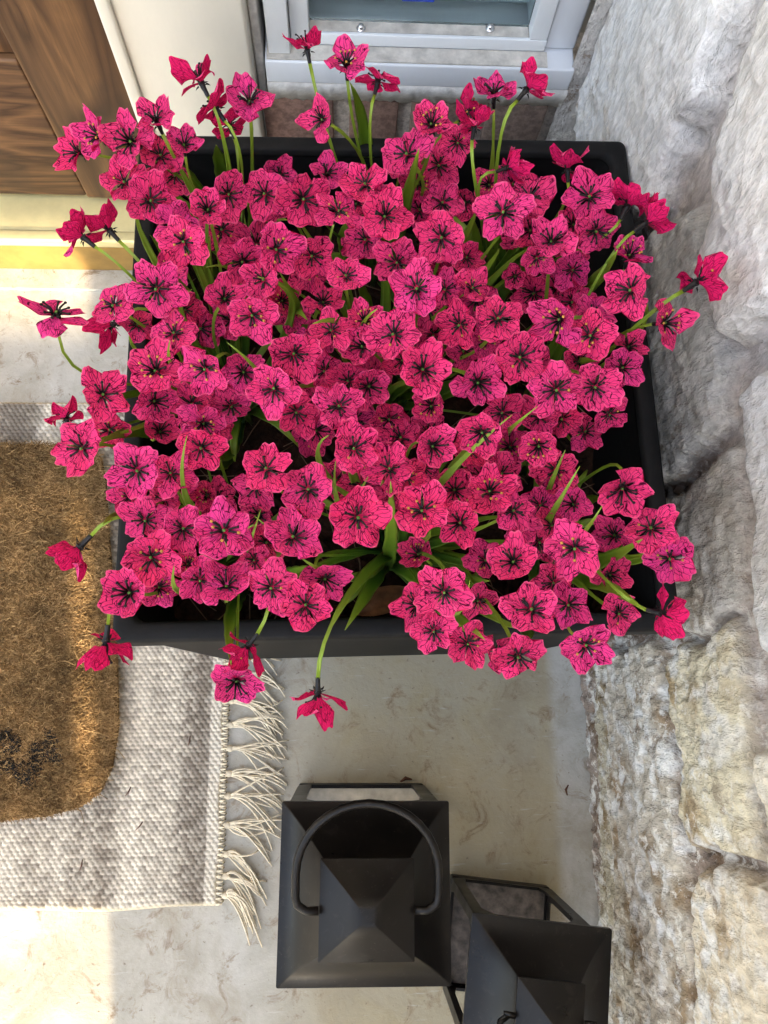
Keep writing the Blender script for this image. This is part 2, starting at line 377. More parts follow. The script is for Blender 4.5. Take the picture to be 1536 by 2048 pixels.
# ------------------------------------------------------------------ door side
YD = .62
door = empty('wooden_door', (-.75, YD, .085), 'dark stained wooden door above the gold threshold', 'door')
b_ = MB(); b_.box(-.325, -.2135, YD, YD + .045, .086, 2.1, bev=.003); b_.build('stile', M_WOODV, door, True)
b_ = MB(); b_.box(-1.15, -.3262, YD + .003, YD + .045, .086, .300, bev=.003); b_.build('rail', M_WOODH, door, True)
b_ = MB(); b_.box(-1.15, -.3262, YD + .010, YD + .040, .3015, 2.1, bev=.002); b_.build('panel', M_WOODV, door, True)
cs = empty('door_casing', (-.15, .59, .0), 'cream painted door casing board left of the window', 'door trim')
b_ = MB(); b_.box(-.2125, -.088, .595, .66, .0, 2.2, bev=.004); b_.build('board', M_CREAM, cs, True)
b_ = MB(); b_.box(-.2165, -.2035, .588, .5945, .0, 2.2, bev=.003); b_.build('bead', M_CREAM, cs, True)
b_ = MB(); b_.box(-.0875, -.079, .612, .66, .0, 2.2, bev=.002); b_.build('caulk_strip', M_CAULK, cs, True)
th = empty('door_threshold', (-.7, .59, .0), 'gold metal door threshold below the wooden door', 'threshold')
b_ = MB(); b_.box(-1.2, -.217, .578, .66, .0, .078, bev=.002); b_.build('saddle', M_BRASSL, th, True)
b_ = MB(); b_.box(-1.2, -.217, .562, .5775, .066, .081, bev=.003); b_.build('nosing', M_BRASSL, th, True)
b_ = MB(); b_.box(-1.2, -.217, .566, .5775, .006, .0655, bev=.001); b_.build('riser', M_BRASS, th, True)
# ------------------------------------------------------------------ brick strip below window
YB = .612
zb = at_y(800, 195, YB).z
bw = MB(); x = -.078; mc = (.55, .48, .41)
bw.box(-.0785, .33, YB + .004, YB + .09, .0, zb, 1, col=mc)
edges = [(530, 668), (698, 795), (822, 952), (972, 1088)]
for k, (a, c) in enumerate(edges):
    x0 = at_y(a, 235, YB).x; x1 = at_y(c, 235, YB).x
    col = [(.30, .18, .14), (.28, .17, .13), (.25, .17, .135), (.25, .18, .145)][k]
    bw.box(x0, x1, YB - .002, YB + .05, zb - .215, zb - .001 - .003 * (k % 2), 0, .004, col, .0012)
for a in (-.078, .0, .08, .16):
    bw.box(a, a + .07, YB - .002, YB + .05, .004, zb - .225, 0, .004, (.14, .08, .06))
o = bw.build('brick_wall', [M_BRICK, M_BRICK], None, False); smooth_angle(o)
tag(o, 'brown upright bricks with pale mortar under the window sill', 'brick wall')

# ------------------------------------------------------------------ window
win = empty('window', (.07, .60, .30), 'pale blue window with metal frame above the brown bricks', 'window')
YS = .602                                    # face of the painted sill
z172, z130 = at_y(800, 172, YS).z, at_y(800, 130, YS).z
yl = at_z(800, 97, z130).y; z73 = at_y(800, 73, yl).z
yg = at_z(800, 47, z73).y
xl, xr = -.077, .2295
b_ = MB(); b_.box(xl, xr, YS, .70, z172, z130 - .0005, bev=.002)
b_.build('sill', M_WHITE, win, True)
ca = []
nx = 80
for i in range(nx + 1):                      # lumpy caulk bead between sill and bricks
    xx = xl + (xr - xl) * i / nx; ca.append([(xx, YS + .004 + .0015 * math.sin(i * .9), z172 + .001), (xx, YS - .001 - .002 * random.random(), z172 - .002), (xx, YS + .002 - .002 * random.random(), (z172 + zb) / 2), (xx, YB - .004 + .002 * random.random(), zb - .001 - .003 * random.random()), (xx, YB + .01, zb - .008)])
b_ = MB(); b_.loft(ca, closed=False); b_.build('caulk_bead', M_CAULK, win, True)
b_ = MB(); b_.box(xl + .002, xr - .028, YS + .002, yl, z130, z130 + .0012); b_.build('lower_ledge', M_LEDGE, win)
# frame: outer flange left, inner frame
xa = at_y(585, 110, yl).x; xb = at_y(620, 60, yg).x; xc = at_y(1060, 45, yg).x; xd = at_y(1090, 97, yl).x
b_ = MB()
b_.box(xl + .004, xa - .001, yl - .012, .70, z130 + .0015, 1.6, bev=.001)
b_.box(xa, xb, yl - .003, .70, z130 + .0015, 1.6, bev=.001)
b_.box(xb, xd, yl, yl + .004, z130 + .0016, z73, bev=.0008)
b_.box(xc, xd - .0005, yl + .0005, .72, z73 + .0003, 1.6, bev=.001)
b_.build('frame', M_FRAME, win, True)
b_ = MB(); b_.box(xd + .0005, xr, yl + .004, .72, z130 + .0015, 1.6, bev=.002); b_.build('side_jamb', M_WHITE, win, True)
b_ = MB(); b_.box(xb, xc, yl + .0045, yg + .004, z73 - .012, z73 - .0005); b_.build('upper_ledge', M_LEDGE, win)
def glass_mat():
    m, t, b = mat('window_glass', .04, .5); b.inputs['Base Color'].default_value = (.80, .9, .92, 1)
    b.inputs['Transmission Weight'].default_value = 1; b.inputs['IOR'].default_value = 1.3
    return m
b_ = MB(); b_.box(xb, xc, yg + .001, yg + .005, z73, 1.6); b_.build('pane', glass_mat(), win)
bl = MB(); M_BLIND = simple('blind_vinyl', (.70, .76, .76), .4, .4, .1, 12)
for k in range(26):
    zz = z73 + .002 + k * .022
    pr = [(yg + .012, zz + .017), (yg + .016, zz + .014), (yg + .024, zz + .004), (yg + .032, zz), (yg + .0325, zz + .002), (yg + .025, zz + .006), (yg + .017, zz + .016)]
    bl.loft([[(x_, y_, z_) for y_, z_ in pr] for x_ in (xb + .003, xc - .003)], 0, (True, True))
bl.box(xb + .001, xc - .001, yg + .05, yg + .052, z73, 1.6)
o = bl.build('blind', M_BLIND, win)
for px_ in (722, 980):
    p = at_z(px_, 57, z73); s_ = MB(); lo = []
    for rr, zz in ((.0045, 0), (.0045, .0008), (.0035, .001), (.0032, .003), (.0024, .0044), (.001, .005)):
        lo.append([(p.x + rr * math.cos(a), p.y + rr * math.sin(a), z73 - .0003 + zz) for a in [k * math.pi / 7 for k in range(14)]])
    s_.loft(lo, 0, (True, True)); s_.build('screw', simple('screw_metal', (.7, .7, .72), .25, .5, .1, 50, 0, .8), win, True)
p0 = at_y(808, 0, yg); p1 = at_y(864, 2, yg); b_ = MB(); b_.box(p0.x - .002, p1.x + .002, yg - .0006, yg + .0004, p0.z - .0008, p0.z + .03, bev=.0003)
b_.build('sticker', simple('blue_sticker', (.03, .08, .55), .4, .5, .1, 20), win)

# ------------------------------------------------------------------ right stone wall (height field of rough stones)
XW = .288
XP = .268
polys = [  # tints of the lower cream stones also carry warm reflected light
 ([(1150, 300), (1160, 90), (1185, -60), (1470, -60), (1435, 60), (1400, 130), (1385, 190), (1335, 270), (1305, 350), (1290, 410), (1200, 440)], (.92, .91, .90), .030),
 ([(1530, -60), (1468, 110), (1444, 210), (1408, 310), (1393, 420), (1390, 520), (1398, 600), (1420, 690), (1480, 645), (1536, 575), (1800, 470), (1800, -60)], (.90, .88, .85), .030),
 ([(1250, 500), (1300, 455), (1345, 420), (1372, 445), (1378, 540), (1386, 620), (1408, 710), (1420, 790), (1418, 850), (1390, 885), (1330, 950), (1200, 1000), (1100, 900)], (.52, .51, .485), .022),
 ([(1335, 990), (1400, 920), (1430, 900), (1440, 960), (1448, 1050), (1446, 1180), (1430, 1225), (1360, 1262), (1200, 1262), (1200, 1010)], (.48, .45, .41), .016),
 ([(1462, 800), (1500, 705), (1540, 650), (1850, 520), (1850, 1370), (1540, 1340), (1498, 1310), (1478, 1240), (1474, 1100), (1462, 950)], (.86, .86, .86), .026),
 ([(1303, 1330), (1325, 1292), (1425, 1252), (1440, 1300), (1448, 1450), (1452, 1520), (1462, 1600), (1478, 1690), (1482, 1740), (1400, 1708), (1352, 1705), (1338, 1650), (1322, 1500), (1308, 1400)], (.76, .68, .50), .018),
 ([(1186, 1300), (1290, 1288), (1298, 1400), (1312, 1550), (1328, 1700), (1342, 1850), (1346, 2048), (1350, 2400), (1195, 2400), (1193, 2048), (1198, 1850), (1198, 1700), (1190, 1500)], (.62, .55, .45), .016),
 ([(1150, 1300), (1180, 1330), (1186, 1500), (1194, 1700), (1194, 1850), (1190, 2400), (1150, 2400), (1150, 2048), (1168, 1700)], (.56, .50, .38), .008),
 ([(1358, 1750), (1400, 1738), (1468, 1775), (1496, 1800), (1516, 1900), (1526, 2048), (1530, 2400), (1362, 2400), (1356, 2048), (1350, 1850)], (.80, .70, .54), .018),
 ([(1476, 1500), (1540, 1480), (1850, 1440), (1850, 2400), (1545, 2400), (1526, 1850), (1508, 1760), (1494, 1650), (1470, 1560)], (.88, .80, .65), .024),
]
PY = []
for pl, c, hh in polys:
    q = []
    for (px_, py_) in pl:
        p = at_x(px_, py_, .246 if py_ < 450 else (.255 if py_ < 750 else XP)); q.append((p.y, p.z))
    PY.append((q, c, hh))
# stones above and in front of the ones in view
for (y0, y1, z0, z1) in [(-1.8, -.95, .0, .3), (-.93, -.55, .02, .34), (-1.9, -1.2, .33, .75), (-1.18, -.5, .36, .7), (-.46, -.08, .74, 1.0), (-.05, .24, .76, 1.05), (.27, .59, .78, 1.0), (-.46, .05, 1.03, 1.32), (.09, .59, 1.08, 1.35), (-.5, -.1, 1.36, 1.7), (-.06, .3, 1.38, 1.7), (.33, .59, 1.38, 1.75), (-1.1, -.55, 1.3, 1.7), (-1.1, -.5, .74, 1.25), (-1.9, -1.13, .8, 1.25)]:
    PY.append(([(y0, z0 + .03), (y0 + .05, z0), (y1 - .04, z0 + .01), (y1, z0 + .05), (y1 - .01, z1 - .05), (y1 - .06, z1), (y0 + .04, z1 - .01), (y0, z1 - .06)], (.64, .60, .53), .03))
def sdf(q, Yg, Zg):                           # signed distance, positive inside
    d = np.full(Yg.shape, 1e9); ins = np.zeros(Yg.shape, bool); n = len(q)
    for i in range(n):
        ax, ay = q[i]; bx, by = q[(i + 1) % n]; ex, ey = bx - ax, by - ay
        wx, wy = Yg - ax, Zg - ay; tt = np.clip((wx * ex + wy * ey) / (ex * ex + ey * ey + 1e-12), 0, 1)
        d = np.minimum(d, np.hypot(wx - ex * tt, wy - ey * tt))
        c = ((ay > Zg) != (by > Zg)) & (Yg < (bx - ax) * (Zg - ay) / ((by - ay) + 1e-12) + ax); ins ^= c
    return np.where(ins, d, -d)
ys = np.concatenate([np.arange(-2.0, -.46, .02), np.arange(-.46, .66, .0023)])
zs = np.concatenate([np.arange(-.01, .86, .0023), np.arange(.86, 2.56, .02)])
Yg, Zg = np.meshgrid(ys, zs, indexing='ij')
wy = Yg + .010 * fbm(Yg * 22, Zg * 22, 3) + .004 * fbm(Yg * 90, Zg * 90, 3); wz = Zg + .010 * fbm(Yg * 22 + 40, Zg * 22 + 9, 3) + .004 * fbm(Yg * 90 + 7, Zg * 90 + 3, 3)
hgt = np.zeros(Yg.shape); colr = np.zeros(Yg.shape + (3,)); _zz = np.clip((Zg - .38) / .12, 0, 1)[..., None]; colr[:] = np.array([.36, .28, .23]) * (1 - _zz) + np.array([.76, .71, .68]) * _zz; best = np.full(Yg.shape, -1.0)
for k, (q, c, hh) in enumerate(PY):
    d = sdf(q, wy, wz); e = .012 if hh > .02 else .008
    s = np.clip((d + .004) / e, 0, 1); s = s * s * (3 - 2 * s)
    tiltp = .25 * fbm(Yg * 6 + k * 3, Zg * 6 + k * 5, 2)
    hk = hh * s * (1 + tiltp) * (1 - .25 * np.exp(-np.clip(d, 0, 1) / .03))
    up = hk > hgt; hgt = np.where(up, hk, hgt)
    w = np.clip((d + .003) / .006, 0, 1)[..., None]
    colr = colr * (1 - w) + np.array(c) * w
    cr = np.exp(-((d + .0035) / .0022) ** 2) * np.clip(.35 + 1.6 * fbm(Yg * 40 + k, Zg * 40, 3), 0, 1) * (.12 + .88 * np.clip((.42 - Zg) / .1, 0, 1))
    crk = np.maximum(cr, crk) if k else cr
hgt -= .0055 * crk; colr = colr * (1 - .55 * crk[..., None])
# mortar ridges (hand pressed), rough faces, stroked relief
hgt += .0022 * fbm(Yg * 30 + 3, Zg * 30, 4) + .0018 * ridged(Yg * 150, Zg * 90, 2) + (.0018 + .0016 * np.clip((.44 - Zg) / .14, 0, 1)) * (ridged(Yg * 46 + .3 * fbm(Yg * 30, Zg * 30, 2) * 20, Zg * 17, 4) - .45)
lowz = np.clip((.44 - Zg) / .14, 0, 1)
hgt += lowz * .0085 * (ridged(Yg * 60 + 9, Zg * 60, 4) - .45)
mud = np.clip(fbm(Yg * 30 + 7, Zg * 40 + 2, 5) * 3.2 - .25, 0, 1)[..., None] * (lowz[..., None] * .85 + .1)
colr = colr * (1 - mud) + colr * np.array([.55, .44, .32]) * mud
wh = np.clip(fbm(Yg * 60 + 1, Zg * 70 + 5, 4) * 3.6 - .3, 0, 1)[..., None] * (.35 + .6 * lowz[..., None])
colr = colr * (1 - wh) + np.array([.84, .82, .79]) * wh
Xg = XW - hgt + .008 - .030 * np.clip((Yg - .12) / .38, 0, 1)
Xg = np.where(Yg > .60, XW + .01 - hgt * .2, Xg)
ny, nz = Yg.shape
verts = np.stack([Xg, Yg, Zg], -1).reshape(-1, 3)
idx = np.arange(ny * nz).reshape(ny, nz)
fa = np.stack([idx[:-1, :-1], idx[:-1, 1:], idx[1:, 1:], idx[1:, :-1]], -1).reshape(-1, 4)
me = bpy.data.meshes.new('stone_wall'); me.from_pydata(verts.tolist(), [], fa.tolist()); me.update()
a = me.color_attributes.new('tint', 'FLOAT_COLOR', 'POINT'); a.data.foreach_set('color', np.concatenate([colr.reshape(-1, 3), np.ones((ny * nz, 1))], 1).astype(np.float32).ravel())
sw = link('stone_wall', me, M_STONE, None, True); tag(sw, 'rough whitewashed stone wall standing right of the planter', 'stone wall')
tb = MB(); tb.box(-3.2, 1.3, .76, .86, -.1, 2.55); tag(tb.build('house_wall', simple('house_wall_paint', (.6, .58, .54), .7, .3, .1, 5)), kind='structure')
b_ = MB(); b_.box(XW + .012, XW + .35, -2.0, .66, 0, 2.55, col=(.5, .47, .42)); b_.build('wall_core', M_STONE, sw)
# plastered corner strip between window and stone wall
ss = []
for i in range(60):
    z_ = .0 + i * .028; w1 = at_y(1150, 150, .60).x
    ss.append([(xr - .003, .606, z_), (xr + .006 + .003 * random.random(), .603 + .003 * random.random(), z_ + .005), (xr + .02 + .003 * random.random(), .598 + .004 * random.random(), z_), (XW - .018 + .004 * random.random(), .592 + .004 * random.random(), z_), (XW + .01, .585, z_)])
b_ = MB(); b_.loft(ss, closed=False, col=(.60, .565, .53)); o = b_.build('corner_mortar', M_STONE, None, True); tag(o, 'pale lumpy mortar strip in the corner beside the window', 'mortar')

# ------------------------------------------------------------------ planter
PC = Vector((.0385, .2475, 0)); PR = R(.8)
def rsq(hx, hy, z, r, n=6):
    out = []
    for cx, cy, a0 in ((hx - r, hy - r, 0), (-(hx - r), hy - r, 90), (-(hx - r), -(hy - r), 180), (hx - r, -(hy - r), 270)):
        for k in range(n + 1):
            a = R(a0 + 90 * k / n); px_, py_ = cx + r * math.cos(a), cy + r * math.sin(a)
            out.append((PC.x + px_ * math.cos(PR) - py_ * math.sin(PR), PC.y + px_ * math.sin(PR) + py_ * math.cos(PR), z))
    return out
pl = empty('planter', (PC.x, PC.y, .0085), 'tall square black planter box full of pink flowers', 'planter')
hx, hy = .2035, .2065
b_ = MB()
b_.loft([rsq(hx - .012, hy - .012, .0085, .012), rsq(hx - .007, hy - .007, .012, .016), rsq(hx - .0035, hy - .0035, .376, .013)], 0, (True, False))
b_.loft([rsq(hx - .0152, hy - .0152, .404, .009), rsq(hx - .019, hy - .019, .34, .010), rsq(hx - .03, hy - .03, .27, .010)], 0, (False, True))
o = b_.build('body', M_PLANT, pl); smooth_angle(o, 40)
b_ = MB()
b_.loft([rsq(hx - .003, hy - .003, .374, .006), rsq(hx, hy, .377, .007), rsq(hx, hy, .4065, .007), rsq(hx - .0008, hy - .0008, .4093, .0065), rsq(hx - .003, hy - .003, .4105, .006), rsq(hx - .0118, hy - .0118, .4105, .007), rsq(hx - .0138, hy - .0138, .4093, .008), rsq(hx - .0148, hy - .0148, .4045, .009)])
o = b_.build('rim', M_PLANT, pl); smooth_angle(o, 60)
# soil
n = 90; gx = np.linspace(-.185, .185, n); gy = np.linspace(-.187, .187, n); GX, GY = np.meshgrid(gx, gy, indexing='ij')
SZ = .315
GZ = SZ + .012 * fbm(GX * 25, GY * 25, 5) + .006 * fbm(GX * 120, GY * 120, 3)
vs = np.stack([GX + PC.x, GY + PC.y, GZ], -1).reshape(-1, 3); ii = np.arange(n * n).reshape(n, n)
sb = MB(); sb.add(vs.tolist(), np.stack([ii[:-1, :-1], ii[1:, :-1], ii[1:, 1:], ii[:-1, 1:]], -1).reshape(-1, 4).tolist())
for k in range(500):                         # bark chips and straw
    p = Vector((PC.x + random.uniform(-.18, .18), PC.y + random.uniform(-.18, .18), SZ + random.uniform(.002, .014)))
    d = Vector((random.uniform(-1, 1), random.uniform(-1, 1), random.uniform(-.3, .4))).normalized()
    if k % 3: 
        w_ = d.cross(Vector((0, 0, 1))).normalized() * random.uniform(.002, .005); L = random.uniform(.006, .016)
        sb.loft([[p - d * L - w_ * .4, p - d * L + w_ * .4, p - d * L + Vector((0, 0, .0015))], [p - w_, p + w_, p + Vector((0, 0, .003))], [p + d * L - w_ * .5, p + d * L + w_ * .5, p + d * L + Vector((0, 0, .001))]], 0, (True, True))
    else:
        L = random.uniform(.012, .03); sb.tube([p - d * L, p + Vector((0, 0, .003)), p + d * L], .0005, 4, 1)
o = sb.build('soil', [M_SOIL, simple('straw', (.16, .10, .06), .8, .3, .3, 60)], None, True); tag(o, 'dark brown soil and bark chips inside the black planter', 'soil', kind='stuff')
def dry_leaf(c, ang, L, w, label):
    mb = MB(); lo = []
    for i in range(11):
        t = i / 10; ww = w * math.sin(math.pi * min(1, t * .96 + .03)) ** .8
        row = []
        for j in range(7):
            s = j / 3 - 1; x_ = (t - .5) * L; y_ = s * ww; z_ = .010 * s * s + .004 * math.sin(t * 6 + s) + .006 * math.sin(t * 3)
            row.append((c[0] + x_ * math.cos(ang) - y_ * math.sin(ang), c[1] + x_ * math.sin(ang) + y_ * math.cos(ang), c[2] + z_))
        lo.append(row)
    mb.loft(lo, closed=False)
    o = mb.build('dry_leaf', simple('dry_leaf_brown', (.20, .09, .035), .6, .4, .4, 120, .3), None, True); tag(o, label, 'dry leaf')
p = at_z(765, 1205, .345); dry_leaf(p, R(20), .050, .011, 'curled brown dry leaf on the soil at the planter front')

# ------------------------------------------------------------------ flower heads: shared meshes
def head_mesh(seed, cup, ruf):
    rd = random.Random(seed); vs = []; fs = []; uvs = []; edg = []
    for k in range(5):
        a0 = 2 * math.pi * k / 5 + rd.uniform(-.12, .12); tl = rd.uniform(-.2, .2) * (1 + cup) + cup + (rd.choice((0, 0, .45, -.2)) if cup < .5 else rd.choice((0, -.45, .3))); L = rd.uniform(.88, 1.12); wd = rd.uniform(.88, 1.1)
        ph = rd.uniform(0, 6.28); ph2 = rd.uniform(0, 6.28); n1 = rd.choice((1, 2, 2, 3)); tw = rd.uniform(-.45, .45); ns, nt = 11, 10; b0 = len(vs)
        curl = rd.uniform(-.30, .22); zofs = (k * 2 % 5) * .045
        for i in range(nt):
            t = i / (nt - 1)
            for j in range(ns):
                s = 2 * j / (ns - 1) - 1
                w = (.062 + .39 * math.sin(math.pi * min(1, t ** 1.15 * .66)) ** 1.9) * wd
                ln = t * (1 - .36 * abs(s) ** 3.3 * t - .028 * t * (1 + math.cos(n1 * math.pi * s)) + .012 * t * math.sin(9 * s + ph)) * L
                y = s * w * (1 + .02 * math.sin(9 * t + ph)); x = ln
                z = tl * x * (.55 + .45 * x) + curl * max(0, t - .55) ** 2 * 1.6 + ruf * t * t * math.sin(3.6 * s + ph) + .6 * ruf * t * math.sin(6.5 * t + ph2) * s + tw * s * w * t + .10 * (s * s) * t * (1 - t)
                z += .012 * math.sin(9 * s + ph2) * t * t * ruf * 8 + zofs
                # keep petal length when it folds up
                sc = 1 / math.sqrt(1 + (tl * .9) ** 2)
                x *= sc
                vs.append((x * math.cos(a0) - y * math.sin(a0), x * math.sin(a0) + y * math.cos(a0), z * (1 if abs(tl) < .7 else sc)))
                uvs.append((s * .5 + .5 + k * 3.3, t)); edg.append((abs(s), t))
        for i in range(nt - 1):
            for j in range(ns - 1):
                q = b0 + i * ns + j; fs.append((q, q + ns, q + ns + 1, q + 1))
    # front side is +z: order so normals point up
    fs = [tuple(f) for f in fs]
    me = bpy.data.meshes.new('flower'); me.from_pydata(vs, [], fs); me.update()
    ul = me.uv_layers.new(name='UVMap'); data = np.array([uvs[l.vertex_index] for l in me.loops], dtype=np.float32); ul.data.foreach_set('uv', data.ravel())
    u2 = me.uv_layers.new(name='EDGE'); u2.data.foreach_set('uv', np.array([edg[l.vertex_index] for l in me.loops], dtype=np.float32).ravel())
    me.materials.append(M_PETAL); me.polygons.foreach_set('use_smooth', [True] * len(me.polygons)); return me
HEADS = {'flat': [head_mesh(10 + i, .10 + .05 * (i % 3), .065) for i in range(8)],
         'cup': [head_mesh(40 + i, .50 + .15 * (i % 3), .095) for i in range(9)],
         'wild': [head_mesh(70 + i, .26, .15) for i in range(9)]}
def sphere(mb, c, r, m, st=(1, 1, 1), nu=6, nv=4):
    lo = []
    for i in range(nv + 1):
        th = math.pi * (i + .001) / (nv + .002); lo.append([(c[0] + r * st[0] * math.sin(th) * math.cos(a), c[1] + r * st[1] * math.sin(th) * math.sin(a), c[2] - r * st[2] * math.cos(th)) for a in [2 * math.pi * k / nu for k in range(nu)]])
    mb.loft(lo, m, (True, True))
def stamen_mesh(seed, yellow, cup):
    rd = random.Random(seed); mb = MB(); n = 9
    for k in range(n):
        a = 2 * math.pi * k / n + rd.uniform(-.25, .25); L = rd.uniform(.30, .44); up = rd.uniform(.14, .34) + cup * .18
        ex, ey = math.cos(a), math.sin(a)
        pts = [(0.03 * ex, .03 * ey, .02), (L * .45 * ex, L * .45 * ey, .10 + up * .5), (L * .85 * ex, L * .85 * ey, up), (L * ex, L * ey, up + .01)]
        mb.tube(pts, [.044, .034, .028, .026], 5, 0)
        sphere(mb, (L * ex, L * ey, up + .02), .047, 1 if rd.random() < yellow else 0, (1.1, 1.1, .8))
    sphere(mb, (0, 0, .06), .095, 0, (1, 1, .8))
    for k in range(5):
        a = 2 * math.pi * k / 5; mb.tube([(0, 0, .05), (.07 * math.cos(a), .07 * math.sin(a), .17)], [.03, .02], 4, 0)
    mb.tube([(0, 0, .03), (.01, .01, .20)], [.05, .045], 6, 2); sphere(mb, (.01, .01, .20), .055, 2, (1, 1, .6))
    me = mb.mesh('stamens')
    for m in (M_BLACK, M_YEL, M_GRN): me.materials.append(m)
    me.polygons.foreach_set('use_smooth', [True] * len(me.polygons)); return me
STAM = {'flat': [stamen_mesh(i, y, 0) for i, y in enumerate((0, 0, 0, .3, .6))], 'cup': [stamen_mesh(20 + i, y, 1.2) for i, y in enumerate((0, 0, .2, .6))]}
STAM['wild'] = STAM['flat']
def calyx_mesh():
    mb = MB(); lo = []
    for rr, zz in ((.072, -.52), (.080, -.50), (.082, -.34), (.088, -.2), (.105, -.08), (.14, .02), (.05, .04)):
        lo.append([(rr * math.cos(a), rr * math.sin(a), zz) for a in [2 * math.pi * k / 8 for k in range(8)]])
    mb.loft(lo, 0, (True, True))
    for k in range(5):
        a = 2 * math.pi * (k + .5) / 5; e = Vector((math.cos(a), math.sin(a), 0)); s_ = Vector((-e.y, e.x, 0))
        mb.loft([[e * .14 - s_ * .07 + Vector((0, 0, -.06)), e * .14 + s_ * .07 + Vector((0, 0, -.06)), e * .15 + Vector((0, 0, -.10))], [e * .24 - s_ * .04 + Vector((0, 0, -.09)), e * .24 + s_ * .04 + Vector((0, 0, -.09)), e * .24 + Vector((0, 0, -.12))], [e * .31 + Vector((0, 0, -.15))] * 3])
    me = mb.mesh('calyx'); me.materials.append(M_BLACK); me.polygons.foreach_set('use_smooth', [True] * len(me.polygons)); return me
CAL = calyx_mesh()
def blade(name, pts, wmax, prof, up, parent, fold=.35, seed=0):
    """long narrow leaf/stem strip with a V fold and a crinkled margin"""
    rd = random.Random(seed); n = len(pts); vs = []; uvs = []; fs = []; L = [0]
    for i in range(1, n): L.append(L[-1] + (pts[i] - pts[i - 1]).length)
    pu = None
    for i, p in enumerate(pts):
        t = (pts[min(i + 1, n - 1)] - pts[max(i - 1, 0)]).normalized()
        s = t.cross(up)
        if s.length < .15: s = pu if pu is not None else t.orthogonal()
        s = (s - t * s.dot(t)).normalized()
        if pu is not None and s.dot(pu) < 0: s = -s
        pu = s; nn = s.cross(t).normalized(); 
        if nn.dot(up) < 0: nn = -nn
        f = L[i] / L[-1]; w = wmax * prof(f) * (1 + .10 * math.sin(i * 2.1 + seed))
        th = min(.0009, w * .35 + .0003)
        for (u, dz) in ((-1, fold), (-.5, fold * .35), (0, -.02), (.5, fold * .35), (1, fold)):
            vs.append(p + s * u * w + nn * (dz * w + th)); uvs.append((u * .5 + .5, f))
        vs.append(p - nn * th * 1.2); uvs.append((.5, f))
    for i in range(n - 1):
        a = i * 6; b = a + 6
        for j in range(4): fs.append((a + j, a + j + 1, b + j + 1, b + j))
        fs.append((a + 4, a + 5, b + 5, b + 4)); fs.append((a + 5, a, b, b + 5))
    fs.append((0, 1, 2, 3, 4, 5)[::-1]); q = (n - 1) * 6; fs.append(tuple(q + k for k in range(6)))
    me = bpy.data.meshes.new(name); me.from_pydata([tuple(v) for v in vs], [], fs); me.update()
    ul = me.uv_layers.new(name='UVMap'); ul.data.foreach_set('uv', np.array([uvs[l.vertex_index] for l in me.loops], dtype=np.float32).ravel())
    return link(name, me, M_LEAF, parent, True)

